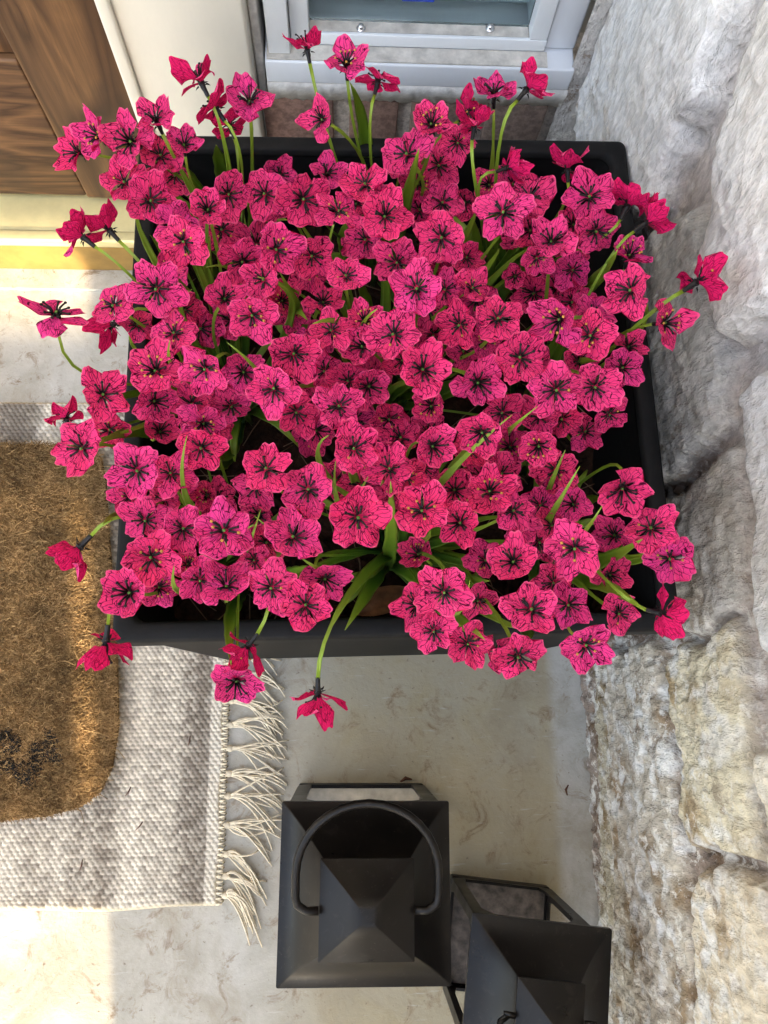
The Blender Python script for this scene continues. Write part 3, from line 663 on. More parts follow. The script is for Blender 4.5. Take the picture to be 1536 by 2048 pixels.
# each flower: image position it was measured at -> placed in space at its own height; r = petal radius; layer 0 top..2 low; facing (tx, ty), flag 1 = turned away
F = [
(193,270,48,0,-.75,-.3),(152,305,50,.5,-.85,-.1),(258,283,54,.3,-.5,-.15),(310,236,42,0,-.3,-.78),(396,152,46,0,-.35,-.8,1),(428,212,50,.2,-.5,-.72,1),(499,200,54,0,0,-.62),(460,250,40,.8,-.2,-.8,1),
(321,313,46,.6,-.2,-.3),(368,288,42,.3,0,-.6),(350,350,42,1.6,.2,.2),(249,366,46,.8,-.35,-.2),(300,401,56,0,0,-.05),(456,389,54,.3,0,-.2),(415,418,48,0,-.1,-.5),(530,388,50,.8,-.1,-.2),(606,399,58,.4,.1,-.15),(443,460,46,1.5,0,0),
(655,345,42,.5,.3,-.65),(731,370,52,.2,0,-.4),(676,424,50,.2,0,-.35),(770,432,56,0,0,-.05),(612,88,42,0,-.15,-.85,1),(692,124,47,0,-.05,-.8),(757,158,44,0,.25,-.85,1),(642,238,46,0,-.5,-.25),
(862,246,50,0,0,-.6),(815,310,56,.4,-.1,-.3),(915,284,44,.6,0,.25),(942,218,40,.5,.55,-.5,1),(950,242,42,0,.1,-.85,1),(988,183,44,.3,-.05,-.82),(1062,168,47,0,.55,-.65,1),(878,330,46,1.2,0,-.2),(803,322,38,1,.1,-.6),
(885,405,46,.9,0,-.1),(838,420,42,1.6,0,0),(1022,333,40,.3,.75,-.25,1),(978,368,36,1.4,0,0),(1006,425,56,0,0,-.1),(1060,396,50,.6,.1,-.25),(1135,328,42,.4,-.1,-.8,1),(1179,394,56,.3,.05,-.3),
(1258,405,54,.3,.3,-.75,1),(1302,437,50,.1,.6,-.5,1),(1260,508,46,.4,.2,-.72),(1147,448,46,.7,0,-.1),(1192,462,50,.6,.2,.15),(1103,482,50,.2,-.1,-.25),(1145,540,44,1.2,0,0),(1114,576,46,1.5,0,0),(1171,600,24,1.2,.1,.1),
(1262,581,60,0,-.05,-.15),(1333,646,50,.1,.6,-.05),(1405,556,52,0,.6,-.45,1),(155,465,50,0,-.65,-.6,1),(210,450,48,.2,-.5,-.65,1),(352,449,46,.2,0,-.15),(368,483,50,0,0,.05),(313,577,60,0,0,-.05),(345,515,36,.6,.2,.3),
(228,612,52,.1,-.15,-.42),(217,656,42,.8,-.5,.35,1),(274,650,40,1,.3,-.2),(112,628,62,0,0,-.86),(348,668,50,.2,0,-.2),(399,655,50,1.6,0,.1),(310,740,56,.1,0,0),(411,737,58,0,0,0),(205,790,58,0,-.05,0),(370,620,38,1.3,0,0),
(486,525,54,.5,0,0),(551,500,54,.2,0,-.3),(624,512,50,.9,0,0),(528,560,46,.3,0,-.35),(450,596,48,.4,-.1,-.2),(504,630,58,0,0,.05),(582,622,48,1.5,0,0),(692,553,44,.3,0,-.45),(647,603,42,.9,0,-.35),(663,662,48,.4,-.1,-.35),
(729,640,44,.5,.05,-.45),(723,693,50,.5,0,.05),(788,670,57,.1,0,0),(587,707,60,.3,0,.05),(650,742,42,1.1,0,0),(738,773,52,.7,.2,-.05),(697,762,44,1,0,0),(677,812,56,.2,0,.05),(486,745,50,.6,0,0),(548,777,58,0,0,.05),
(794,525,50,.5,0,-.1),(706,492,28,1.6,0,0),(883,475,58,.1,0,0),(833,578,57,0,.05,-.1),(890,580,40,.7,.2,.1),(857,617,42,1.4,0,0),(911,540,42,1.5,0,0),(943,577,44,.6,.2,-.3),(932,515,38,1.3,0,0),(920,650,52,.4,0,0),
(995,638,54,.1,.05,-.3),(971,682,40,1,0,0),(1039,715,58,.1,.05,0),(846,739,62,0,0,.05),(957,766,57,.2,0,-.1),(1112,779,58,.1,0,0),(1115,640,56,.1,-.55,.1),(1060,460,46,1,0,0),(1073,515,40,.6,-.2,.2),(1030,553,32,1.2,-.2,.2),
(1181,672,50,.2,.1,-.25),(1184,630,44,.8,0,0),(1246,735,44,.4,.3,.2),(1258,692,38,.8,.5,-.4),(1189,773,54,.2,.05,0),(1218,828,40,1,.4,.4),(1125,838,44,1.2,0,.1),(1078,893,50,.3,.1,0),(1112,940,46,1,0,.1),(963,866,56,0,0,.1),
(1005,826,46,.9,0,0),(862,812,46,.8,0,0),(867,893,57,.1,0,0),(802,876,46,1.5,0,0),(779,938,52,.2,.05,-.35),(1020,893,46,1.5,0,0),(979,982,56,.4,0,0),(909,980,48,.9,0,0),(845,1022,60,.1,0,0),(815,956,46,.8,0,0),
(919,1045,53,.2,0,.05),(1026,1022,48,.4,.1,-.35),(1036,1048,42,.9,0,0),(1081,1010,44,1.1,0,0),(1115,992,46,1.3,0,0),(1146,1008,44,.8,0,-.2),(1150,1096,62,0,0,0),(1078,1083,48,1.5,0,0),(1026,1122,56,.2,0,0),(888,1184,60,0,0,.05),
(831,1210,52,.5,-.1,.05),(867,1262,50,.4,0,.25),(935,1287,50,.5,-.1,.15),(997,1303,46,.6,.6,.3),(1036,1312,58,.3,.1,.35),(956,1200,40,1.5,0,.4),(1062,1220,60,.1,0,0),(1136,1209,52,.5,0,0),(1171,1290,58,0,0,.05),(1108,1166,46,1,0,0),
(1237,1227,48,.8,.2,.3),(1335,1230,52,.2,.75,.2,1),(1340,1116,53,.2,.15,.05),(1302,1058,56,.1,-.15,-.35),(1245,980,62,.3,0,.5),(1227,1070,48,1.5,0,0),(1222,1150,44,1.2,.5,.2),(310,803,52,.4,0,.2),(383,808,46,.7,0,0),(407,848,50,.5,0,.1),
(165,897,60,0,-.4,.1),(131,835,42,.5,-.2,-.75,1),(219,860,44,.9,-.2,-.2),(275,940,60,0,0,0),(321,862,46,1.3,0,0),(402,896,50,.4,0,.1),(342,948,50,.4,0,-.2),(258,992,42,.9,0,.3),(331,998,42,1.2,0,0),(413,992,34,1.4,0,0),
(366,1057,56,.4,0,0),(290,1040,50,.6,-.1,0),(303,1115,58,.2,0,0),(449,1062,64,0,0,0),(148,1105,56,.3,-.6,.65,1),(256,1185,66,0,0,0),(210,1298,56,.4,-.05,.88,1),(318,1175,44,.9,0,0),(399,1160,50,.4,0,0),(375,1128,34,1.2,0,0),
(453,1170,53,.2,0,0),(543,1175,57,.1,0,0),(611,1211,52,.1,0,.1),(650,1159,55,.4,0,0),(509,1120,38,1.2,0,0),(490,1300,50,.3,-.5,.68,1),(472,1365,58,.1,0,.55),(635,1400,54,.3,0,.9,1),(533,938,58,0,0,0),(616,979,56,.2,0,0),
(707,898,58,.1,0,0),(715,1034,64,0,0,0),(586,1075,64,.1,0,0),(512,974,46,.9,0,0),(517,1031,50,1.4,0,0),(593,823,50,.9,0,0),(634,862,44,1.2,0,0),(462,812,44,1,0,.1),(723,971,54,1.4,0,0),(778,838,42,1.5,0,0),
(630,798,40,1.3,0,0),(560,350,38,1.4,0,0),(712,407,40,1.2,0,0),
]
roots = [((-.085, .120), 'front left corner', 'pink flower bush in the front left corner of the black planter'),
         ((.037, .116), 'front middle', 'pink flower bush at the middle of the planter front edge'),
         ((.160, .125), 'front right corner', 'pink flower bush in the front right corner beside the stone wall'),
         ((-.090, .245), 'middle left', 'pink flower bush at the middle of the planter left side'),
         ((.035, .250), 'centre', 'pink flower bush in the very centre of the black planter'),
         ((.165, .235), 'middle right', 'pink flower bush at the middle of the planter right side'),
         ((-.085, .370), 'back left corner', 'pink flower bush in the back left corner nearest the door'),
         ((.030, .380), 'back middle', 'pink flower bush at the planter back edge below the window'),
         ((.130, .350), 'back right corner', 'pink flower bush in the back right corner of the planter')]
B = [empty('flower_bush', (r[0][0], r[0][1], SZ), r[2], 'flower bush', 'artificial flower bushes planted in the black box') for r in roots]
cv = Vector((0, 0, H))
_rf = random.Random(99)
for gx_ in range(9):
    for gy_ in range(7):
        if _rf.random() < .85 and not (gy_ == 6 and 3 <= gx_ <= 4):
            F.append((340 + gx_ * 100 + _rf.uniform(-40, 40), 400 + gy_ * 115 + _rf.uniform(-45, 45), _rf.uniform(40, 48), _rf.uniform(1.0, 1.9), _rf.uniform(-.2, .2), _rf.uniform(-.3, .2)))
rd = random.Random(5)
for k, fl_ in enumerate(F):
    px_, py_, rp, lay, tx, ty = fl_[:6]; away = len(fl_) > 6
    drop = .418 + .050 * lay + rd.uniform(-.004, .004)
    if px_ < 240 or px_ > 1290 or py_ > 1290: drop += .012
    P = at_z(px_, py_, H - drop)
    v = (cv - P).normalized(); depth = -(Vector(RW[2]).dot(P - cv)); Rr = rp * depth / 1538 * rd.uniform(1.02, 1.14)
    right = Vector(RW[0]); right = (right - v * right.dot(v)).normalized(); upv = v.cross(right)
    m2 = tx * tx + ty * ty; tz = math.sqrt(max(.0, 1 - m2)); tz = -min(.35, tz) if away else tz
    jx, jy = (rd.uniform(-.42, .42), rd.uniform(-.42, .42)) if m2 < .2 else (0, 0)
    nrm = (right * (tx + jx) - upv * (ty + jy) + v * tz).normalized()
    # bush: nearest root to the flower pulled inwards
    fx, fy = PC.x + (P.x - PC.x) * .72, PC.y + (P.y - PC.y) * .78
    bi = min(range(9), key=lambda i: (roots[i][0][0] - fx) ** 2 + (roots[i][0][1] - fy) ** 2)
    par = B[bi]; root = Vector((*roots[bi][0], SZ - .004)) + Vector((rd.uniform(-.012, .012), rd.uniform(-.012, .012), 0))
    kind = 'cup' if (m2 > .2 and rd.random() < .75) else rd.choices(('wild', 'flat', 'cup'), (.36, .36, .28))[0]
    if kind == 'cup' and away: Rr *= 1.08
    me = rd.choice(HEADS[kind])
    q = nrm.to_track_quat('Z', 'Y') @ Quaternion((0, 0, 1), rd.uniform(0, 6.28))
    fo = bpy.data.objects.new('flower', me); COL.objects.link(fo); fo.parent = par
    loc = P - nrm * (Rr * (.12 if kind != 'cup' else .25))
    mw = Matrix.Translation(loc) @ q.to_matrix().to_4x4() @ Matrix.Scale(Rr, 4)
    fo.matrix_parent_inverse = Matrix.Translation(-Vector(par.location)); fo.matrix_basis = mw
    for nm, m_ in (('stamens', rd.choice(STAM[kind])), ('calyx', CAL)):
        so_ = bpy.data.objects.new(nm, m_); COL.objects.link(so_); so_.parent = fo
    base = loc - nrm * Rr * .49
    L = (base - root).length; out = (base - root); out.z = 0
    p1 = root + Vector((0, 0, L * .42)) + out * .08; p2 = base - nrm * L * .30
    if nrm.z < .35: p2 = base - nrm * L * .18 + Vector((0, 0, L * .10))
    pts = bez(root, p1, p2, base, 15)
    wide = rd.random() < .4 or out.length > .12
    wm = rd.uniform(.0030, .0044) if wide else rd.uniform(.0011, .0017)
    prof = (lambda f: .30 + .70 * math.sin(math.pi * min(1, f * 1.12)) ** 1.3 if f < .86 else .26) if wide else (lambda f: .75)
    blade('stem', pts, wm, prof, v, par, .30, k)
# bare leaves: (base px, tip px, height of tip below camera, half width m, bush)
LV = [(812, 412, 838, 297, .40, .0052, 7), (785, 1112, 781, 962, .42, .0050, 1), (790, 1118, 905, 1220, .47, .0055, 1), (775, 1120, 690, 1260, .50, .0055, 1), (800, 1110, 925, 1095, .56, .0045, 1),
      (770, 1105, 700, 1000, .58, .004, 1), (1010, 560, 1125, 500, .45, .0050, 8), (985, 560, 965, 420, .50, .0050, 8), (975, 570, 1000, 400, .48, .0045, 8), (965, 560, 940, 420, .53, .0055, 8), (995, 590, 1060, 540, .50, .0045, 8), (960, 580, 905, 520, .56, .0045, 8),
      (1190, 590, 1235, 500, .42, .0060, 8), (1110, 720, 1205, 722, .44, .0042, 5), (1040, 660, 1085, 655, .46, .0042, 5), (1150, 650, 1215, 610, .52, .005, 5), (425, 960, 440, 850, .55, .0060, 3), (455, 960, 425, 880, .56, .006, 3),
      (275, 850, 195, 890, .43, .0045, 3), (252, 1005, 205, 1050, .42, .0045, 0), (560, 590, 615, 640, .46, .0048, 4), (615, 665, 560, 545, .44, .0050, 4), (525, 460, 490, 380, .55, .0065, 6), (440, 330, 432, 290, .50, .006, 6), (400, 370, 345, 320, .47, .005, 6),
      (515, 440, 575, 440, .46, .0045, 7), (660, 500, 700, 440, .55, .0060, 7), (735, 600, 715, 560, .55, .006, 4), (890, 770, 940, 768, .48, .0048, 4), (895, 800, 935, 775, .52, .004, 4), (900, 950, 938, 888, .42, .0050, 1), (1035, 960, 1040, 900, .48, .007, 5), (1055, 965, 1062, 915, .5, .005, 5),
      (740, 930, 775, 985, .43, .004, 1), (455, 1215, 462, 1330, .43, .0050, 0), (1175, 1145, 1290, 1222, .42, .0058, 2), (1195, 1140, 1285, 1078, .43, .0058, 2), (1245, 1130, 1320, 1115, .47, .0035, 2), (905, 1225, 970, 1280, .42, .0045, 1), (1060, 1290, 1052, 1285, .46, .005, 2), (595, 1150, 630, 1132, .44, .0045, 0), (930, 1165, 980, 1162, .47, .0042, 1), (740, 270, 700, 165, .47, .0055, 7),
      (1175, 990, 1205, 1000, .5, .0045, 2), (870, 1110, 960, 1120, .52, .0045, 1), (590, 1280, 660, 1240, .6, .003, 1), (420, 560, 385, 500, .52, .004, 6), (415, 600, 420, 470, .45, .0040, 3), (340, 520, 300, 470, .50, .003, 3), (475, 660, 480, 600, .5, .005, 3), (430, 690, 445, 630, .55, .005, 3)]
for k, (bx, by, tx, ty, dp, hw, bi) in enumerate(LV):
    par = B[bi]; root = Vector((*roots[bi][0], SZ - .004))
    tip = at_z(tx, ty, H - dp); mid = at_z(bx, by, H - min(.60, dp + .09))
    root2 = root * .5 + Vector((mid.x, mid.y, SZ - .004)) * .5 if (mid - root).length > .09 else root
    pts = bez(root2, root2 * .4 + mid * .6, mid * .85 + tip * .15 + Vector((0, 0, .012)), tip, 18)
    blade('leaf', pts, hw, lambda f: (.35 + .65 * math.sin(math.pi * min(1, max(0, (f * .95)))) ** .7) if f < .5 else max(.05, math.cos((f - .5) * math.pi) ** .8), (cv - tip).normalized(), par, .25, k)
_rl = random.Random(31)
for k in range(34):                          # narrow bright blades standing up between the blooms
    px_, py_ = _rl.uniform(330, 1210), _rl.uniform(380, 1180); dp = _rl.uniform(.400, .445)
    if 690 < px_ < 900 and py_ > 1040: continue
    tip = at_z(px_, py_, H - dp); fx, fy = PC.x + (tip.x - PC.x) * .75, PC.y + (tip.y - PC.y) * .75
    bi = min(range(9), key=lambda i: (roots[i][0][0] - fx) ** 2 + (roots[i][0][1] - fy) ** 2)
    a = _rl.uniform(0, 6.28); bend = Vector((math.cos(a), math.sin(a), 0)) * _rl.uniform(.02, .045)
    root = Vector((*roots[bi][0], SZ - .004)); mid = tip - bend - Vector((0, 0, _rl.uniform(.025, .05)))
    pts = bez(root, root * .5 + mid * .5 + Vector((0, 0, .03)), mid + Vector((0, 0, .01)), tip, 18)
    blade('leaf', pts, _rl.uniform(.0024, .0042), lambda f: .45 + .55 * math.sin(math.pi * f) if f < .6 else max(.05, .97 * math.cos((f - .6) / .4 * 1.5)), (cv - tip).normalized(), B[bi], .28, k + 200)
for bi in range(9):                          # low rosettes of dark leaves round each root
    par = B[bi]; root = Vector((*roots[bi][0], SZ - .004))
    for j in range(5):
        a = 2 * math.pi * (j + rd.random() * .6) / 5 + bi; L = rd.uniform(.045, .085); up = rd.uniform(.02, .075)
        e = Vector((math.cos(a), math.sin(a), 0))
        tip = root + e * L + Vector((0, 0, up * .8))
        tip.x = min(PC.x + .175, max(PC.x - .175, tip.x)); tip.y = min(PC.y + .178, max(PC.y - .178, tip.y))
        pts = bez(root, root + e * L * .25 + Vector((0, 0, up * .7)), root + e * L * .7 + Vector((0, 0, up * 1.2)), tip, 12)
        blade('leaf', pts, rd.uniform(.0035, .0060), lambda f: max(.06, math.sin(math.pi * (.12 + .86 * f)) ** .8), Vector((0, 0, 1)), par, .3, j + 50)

# ------------------------------------------------------------------ rug
rx0, rx1, ry0, ry1 = -1.05, -.1415, -.229, .377
xs = np.concatenate([np.arange(rx0, -.50, .012), np.arange(-.50, rx1 + .0001, .00125)]); yv = np.arange(ry0, ry1 + .0001, .00125)
XX, YY = np.meshgrid(xs, yv, indexing='ij')
bwid, bhei = .0068, .0047
row = np.floor(YY / bhei); fx = XX / bwid + .5 * (row % 2) + .15 * fbm(XX * 20, YY * 20, 2); colm = np.floor(fx)
u = fx - colm - .5; v_ = YY / bhei - row - .5
bead = np.clip(1 - (u * 1.85) ** 2 - (v_ * 1.7 + .5 * u) ** 2, 0, 1) ** .5
hh = .0038 + .0022 * bead + .0008 * fbm(XX * 30, YY * 30, 2)
hash1 = np.abs(np.sin(colm * 12.9898 + row * 78.233) * 43758.5453) % 1
stripe = fbm(XX * 19 + 3.1, YY * .5, 3) * 1.6
lig = np.clip(.56 + .75 * stripe + .60 * (hash1 - .5), 0, 1)
lig = np.where(XX > -.158, np.clip(lig * .3 + .75, 0, 1), lig)
dark = np.array([.28, .24, .195]); light = np.array([.92, .85, .72])
rc = dark + (light - dark) * lig[..., None]
rc = rc * (.72 + .28 * bead[..., None])
ed = np.minimum(np.minimum(YY - ry0, ry1 - YY), rx1 - XX); ec = np.clip(1 - ed / .0045, 0, 1)[..., None]
rc = rc * (1 - ec) + np.array([.74, .64, .44]) * ec
hh *= np.clip(.35 + ed / .006, 0, 1)
nX, nY = XX.shape
XX2 = XX + .0022 * np.sin(YY * 70) * np.clip((XX + .16) / .02, 0, 1); YY2 = YY + .0018 * np.sin(XX * 33 + 1) * np.clip(1 - (YY - ry0) / .02, 0, 1)
vs = np.stack([XX2, YY2, hh], -1).reshape(-1, 3); ii = np.arange(nX * nY).reshape(nX, nY)
fa = np.stack([ii[:-1, :-1], ii[1:, :-1], ii[1:, 1:], ii[:-1, 1:]], -1).reshape(-1, 4).tolist()
me = bpy.data.meshes.new('weave'); me.from_pydata(vs.tolist(), [], fa); me.update()
a = me.color_attributes.new('tint', 'FLOAT_COLOR', 'POINT'); a.data.foreach_set('color', np.concatenate([rc.reshape(-1, 3), np.ones((nX * nY, 1))], 1).astype(np.float32).ravel())
rug = empty('rug', (-.6, .07, 0), 'grey and white woven rug with fringe lying under the coir mat', 'rug')
link('weave', me, M_RUG, rug, True)
b_ = MB(); b_.box(rx0, rx1 - .001, ry0 + .001, ry1 - .001, .0003, .0022, col=(.6, .55, .45)); b_.build('backing', M_RUG, rug)
M_YARN = simple('cream_yarn', (.74, .65, .49), .9, .2, .2, 200)
loopb = MB()
for k in range(105):                          # looped selvedge
    y0 = ry0 + .003 + k * .0058
    if y0 > ry1: break
    pts = [Vector((rx1 - .003, y0, .004)), Vector((rx1 + .002 + random.random() * .002, y0 + .001, .0065)), Vector((rx1 + .004 + random.random() * .001, y0 + .003, .003)), Vector((rx1 - .002, y0 + .0045, .002))]
    loopb.tube(pts, .0013, 5)
loopb.build('selvedge', M_YARN, rug, True)
ty_ = [1790, 1752, 1708, 1650, 1592, 1547, 1497, 1450, 1402, 1350, 1300]
for k, tpy in enumerate(ty_):
    y0 = at_z(460, tpy, .003).y; mb = MB(); kx = rx1 + .007
    sphere(mb, (kx, y0, .0035), .0042, 0, (1.3, 1, .8), 8, 5)
    tgt_y = y0 - (.018 if k > 1 else .026) ; Lx = .064 if k > 2 else (.044 if k else .034)
    ns = 10 if k else 15
    for j in range(ns):
        dy = random.gauss(-.004, .020 if k else .008); l_ = Lx * random.uniform(.75, 1.08)
        e = Vector((kx + l_, tgt_y + dy, .001 + random.random() * .004))
        p0 = Vector((kx, y0 + random.uniform(-.002, .002), .004)); 
        p1 = p0 + Vector((l_ * .35, random.gauss(.002, .007), random.uniform(.002, .008))); p2 = p0 + Vector((l_ * .75, dy * .5 - .006 + random.gauss(0, .010), random.uniform(.001, .009)))
        mb.tube(bez(p0, p1, p2, e, 9), [.0011] * 8 + [.0007], 5)
    mb.build('tassel', M_YARN, rug, True)

# ------------------------------------------------------------------ coir mat
mo = [(-.95, .312), (-.40, .313), (-.325, .312), (-.308, .300), (-.300, .27), (-.291, .2), (-.280, .12), (-.270, .04), (-.264, -.03), (-.268, -.075), (-.280, -.103), (-.300, -.118), (-.335, -.127), (-.40, -.131), (-.95, -.136)]
def inside(px_, py_, q):
    c = False; n = len(q)
    for i in range(n):
        ax, ay = q[i]; bx, by = q[(i + 1) % n]
        if (ay > py_) != (by > py_) and px_ < (bx - ax) * (py_ - ay) / (by - ay) + ax: c = not c
    return c
def coir_mat_():
    m, t, b = mat('coir_fibre', .9, .2); v = mapping(t)
    a = t.nodes.new('ShaderNodeAttribute'); a.attribute_name = 'tint'
    f = noise(t, v, 45, 5, .7)
    c = mixc(t, 1.0, a.outputs['Color'], ramp(t, f, [(.3, (.5, .5, .5)), (.7, (1.1, 1.1, 1.1))]), 'MULTIPLY')
    t.links.new(c, b.inputs['Base Color']); bump(t, b, noise(t, mapping(t, (400, 900, 400)), 1, 3), .5, .002); return m
M_COIR = coir_mat_()
mat_e = empty('coir_doormat', (-.6, .09, .006), 'brown coir doormat lying on the grey woven rug', 'doormat')
mb = MB(); mb.loft([[(x, y, .006) for x, y in mo], [(x, y, .019) for x, y in mo], [(x - .002 if x > -.9 else x, y - (.002 if y > 0.05 else -.002), .022) for x, y in mo]], 0, (True, True), col=(.24, .14, .06)); mb.build('pad', M_COIR, mat_e)
# worn black stencil lettering strokes on the mat near its lower edge
def sten(x, y):
    q = at_z_px
    return False
ink = [at_z(px_, py_, .024) for px_, py_ in [(20, 1490), (10, 1530), (38, 1545), (62, 1535), (72, 1500), (95, 1480), (88, 1510), (105, 1515), (52, 1560), (5, 1475)]]
inkr = [.011, .010, .011, .010, .011, .009, .010, .008, .009, .009]
def fibres(n, x0, x1, y0, y1, ln, name):
    V = []; Fc = []; CL = []
    k = 0
    while k < n:
        x = random.uniform(x0, x1); y = random.uniform(y0, y1)
        if not inside(x, y, mo): continue
        k += 1; L = random.uniform(.5, 1) * ln * (3.2 if random.random() < .004 else 1); an = random.gauss(0, .55) + (0 if random.random() < .7 else random.uniform(0, 3.14)); 
        d = Vector((math.cos(an), math.sin(an), random.uniform(-.10, .55))); d.normalize()
        s = Vector((-d.y, d.x, 0)).normalized() * random.uniform(.00022, .00045); z = .0208 + random.random() * .0036
        cx = Vector((0, 0, 1)) * random.uniform(-.002, .001) + Vector((-d.y, d.x, 0)) * random.gauss(0, .0022)
        p = Vector((x, y, z)); b = len(V)
        pa, pb, pc = p, p + d * L * .5 - cx * .5, p + d * L + cx
        for q in (pa, pb, pc):
            V += [q - s, q + s, q + Vector((0, 0, .0004))]
        for i in range(2):
            o_ = b + i * 3; Fc += [(o_, o_ + 1, o_ + 4, o_ + 3), (o_ + 1, o_ + 2, o_ + 5, o_ + 4), (o_ + 2, o_, o_ + 3, o_ + 5)]
        dk = any((x - q.x) ** 2 + (y - q.y) ** 2 < r_ * r_ for q, r_ in zip(ink, inkr)) and random.random() < .6
        g = random.random() ** 1.3; nz_ = float(fbm(np.array([x * 30.]), np.array([y * 30.]), 3)[0])
        c0 = np.array([.22, .125, .050]) * (1 - g) + np.array([.62, .41, .19]) * g; c0 = c0 * (1 + .5 * nz_)
        if dk: c0 = np.array([.02, .022, .022]) * (1 + g)
        CL += [(float(c0[0]), float(c0[1]), float(c0[2]), 1)] * 9
    me = bpy.data.meshes.new(name); me.from_pydata([tuple(v) for v in V], [], Fc); me.update()
    a = me.color_attributes.new('tint', 'FLOAT_COLOR', 'POINT'); a.data.foreach_set('color', np.array(CL, dtype=np.float32).ravel())
    link(name, me, M_COIR, mat_e)
fibres(60000, -.48, -.258, -.14, .318, .0085, 'pile')

# ------------------------------------------------------------------ lanterns
def lantern(loc, rot, bw_, ew, ze, zc, cw, ft, label, hz, lean, plate):
    root = empty('lantern', loc, label, 'lantern', 'black metal lanterns on the porch floor')
    def T(x, y, z):
        return (loc[0] + x * math.cos(rot) - y * math.sin(rot), loc[1] + x * math.sin(rot) + y * math.cos(rot), z)
    def sq(h, z, r=.002, n=2):
        o_ = []
        for cx, cy, a0 in ((h - r, h - r, 0), (-(h - r), h - r, 90), (-(h - r), -(h - r), 180), (h - r, -(h - r), 270)):
            for k in range(n + 1):
                a = R(a0 + 90 * k / n); o_.append(T(cx + r * math.cos(a), cy + r * math.sin(a), z))
        return o_
    hb = bw_ / 2
    mb = MB(); mb.loft([sq(hb, .001), sq(hb, .012), sq(hb - .002, .014), sq(hb - .004, .014), sq(hb - .004, .010)], 0, (True, True)); smooth_angle(mb.build('base', [M_LANT], root), 40)
    mb = MB(); mb.loft([sq(hb - .005, .0105), sq(hb - .005, .0112)], 0, (True, True)); mb.build('floor_plate', plate, root)
    # four side plates with an arched opening
    for s_ in range(4):
        a = s_ * math.pi / 2; ca, sa = math.cos(a), math.sin(a); mb = MB(); n = 48; zc0 = (.014 + ze) / 2; hz_ = (ze - .014) / 2; outer = []; inner = []
        iw = hb * .80; z0i, z1i = .020, ze - .014
        for k in range(n):
            t = 2 * math.pi * (k + .5) / n; dx, dz = math.cos(t), math.sin(t)
            m_ = min((hb - .0008) / max(1e-6, abs(dx)), hz_ / max(1e-6, abs(dz))); outer.append((dx * m_, zc0 + dz * m_))
            # inner: rectangle with a shallow arched top
            m2 = min(iw / max(1e-6, abs(dx)), (zc0 - z0i) / max(1e-6, abs(dz))) if dz < 0 else None
            if m2 is None:
                m2 = iw / max(1e-6, abs(dx))
                lo_, hi_ = 0, .3
                for _ in range(24):
                    md = (lo_ + hi_) / 2; X_, Z_ = dx * md, dz * md
                    if Z_ > (z1i - zc0) - .034 * (X_ / iw) ** 2: hi_ = md
                    else: lo_ = md
                m2 = min(m2, lo_)
            inner.append((dx * m2, zc0 + dz * m2))
        def P3(x, z, y): return T(x * ca - y * sa, x * sa + y * ca, z)
        mb.loft([[P3(x, z, -hb + .003) for x, z in outer], [P3(x, z, -hb) for x, z in outer], [P3(x, z, -hb) for x, z in inner], [P3(x, z, -hb + .003) for x, z in inner], [P3(x, z, -hb + .003) for x, z in outer]])
        smooth_angle(mb.build('side_panel', M_LANT, root), 30)
    he = ew / 2; hc = cw / 2; mb = MB()
    prof = [(he - .003, ze - .001), (he, ze), (he, ze + .004)]
    for k in range(1, 9):
        t = k / 8; prof.append((he + (hc * .86 - he) * t, ze + .004 + (zc - ze - .006) * (t ** 1.7 * .92 + .08 * t)))
    prof.append((hc * .86, zc + .001))
    mb.loft([sq(h_, z_, .0016) for h_, z_ in prof]); smooth_angle(mb.build('roof', M_LANT, root), 34)
    mb = MB(); pr = [(hc * .8, zc - .001), (hc, zc), (hc, zc + .002)]
    for k in range(1, 6):
        t = k / 5; pr.append((hc + (ft - hc) * t, zc + .002 + hz * (.85 * t + .15 * t * t)))
    pr += [(ft * .6, zc + .002 + hz * 1.03)]
    mb.loft([sq(h_, z_, .0008) for h_, z_ in pr], 0, (True, True)); smooth_angle(mb.build('cap', M_LANT, root), 28)
    # bail handle leaning back
    hr = hc * 1.50; pts = []; L0 = hr * .50
    loc2 = [(hc + .0005, 0), (hc + .010, -.0005), (hr - .007, .001), (hr - .0015, .005), (hr, .012)]
    for k in range(17): loc2.append((hr * math.cos(math.pi * k / 16), L0 + hr * math.sin(math.pi * k / 16)))
    loc2 += [(-hr, .012), (-(hr - .0015), .005), (-(hr - .007), .001), (-(hc + .010), -.0005), (-(hc + .0005), 0)]
    for u, w in loc2:
        pts.append(T(u, w * math.cos(lean), zc + .004 + w * math.sin(lean)))
    mb = MB(); mb.tube(pts, .0034 * (cw / .076), 10); mb.build('handle', M_LANT, root, True)
lantern((.019, -.172, 0), R(-1), .146, .155, .198, .260, .079, .0085, 'black metal lantern with ring handle, left of the shorter one', .022, R(14), simple('lantern_tray', (.42, .37, .29), .5, .5, .3, 60))
lantern((.172, -.2645, 0), R(-7.5), .114, .129, .196, .240, .058, .004, 'smaller black metal lantern against the stone wall, partly cut off', .020, R(168), M_RUST)

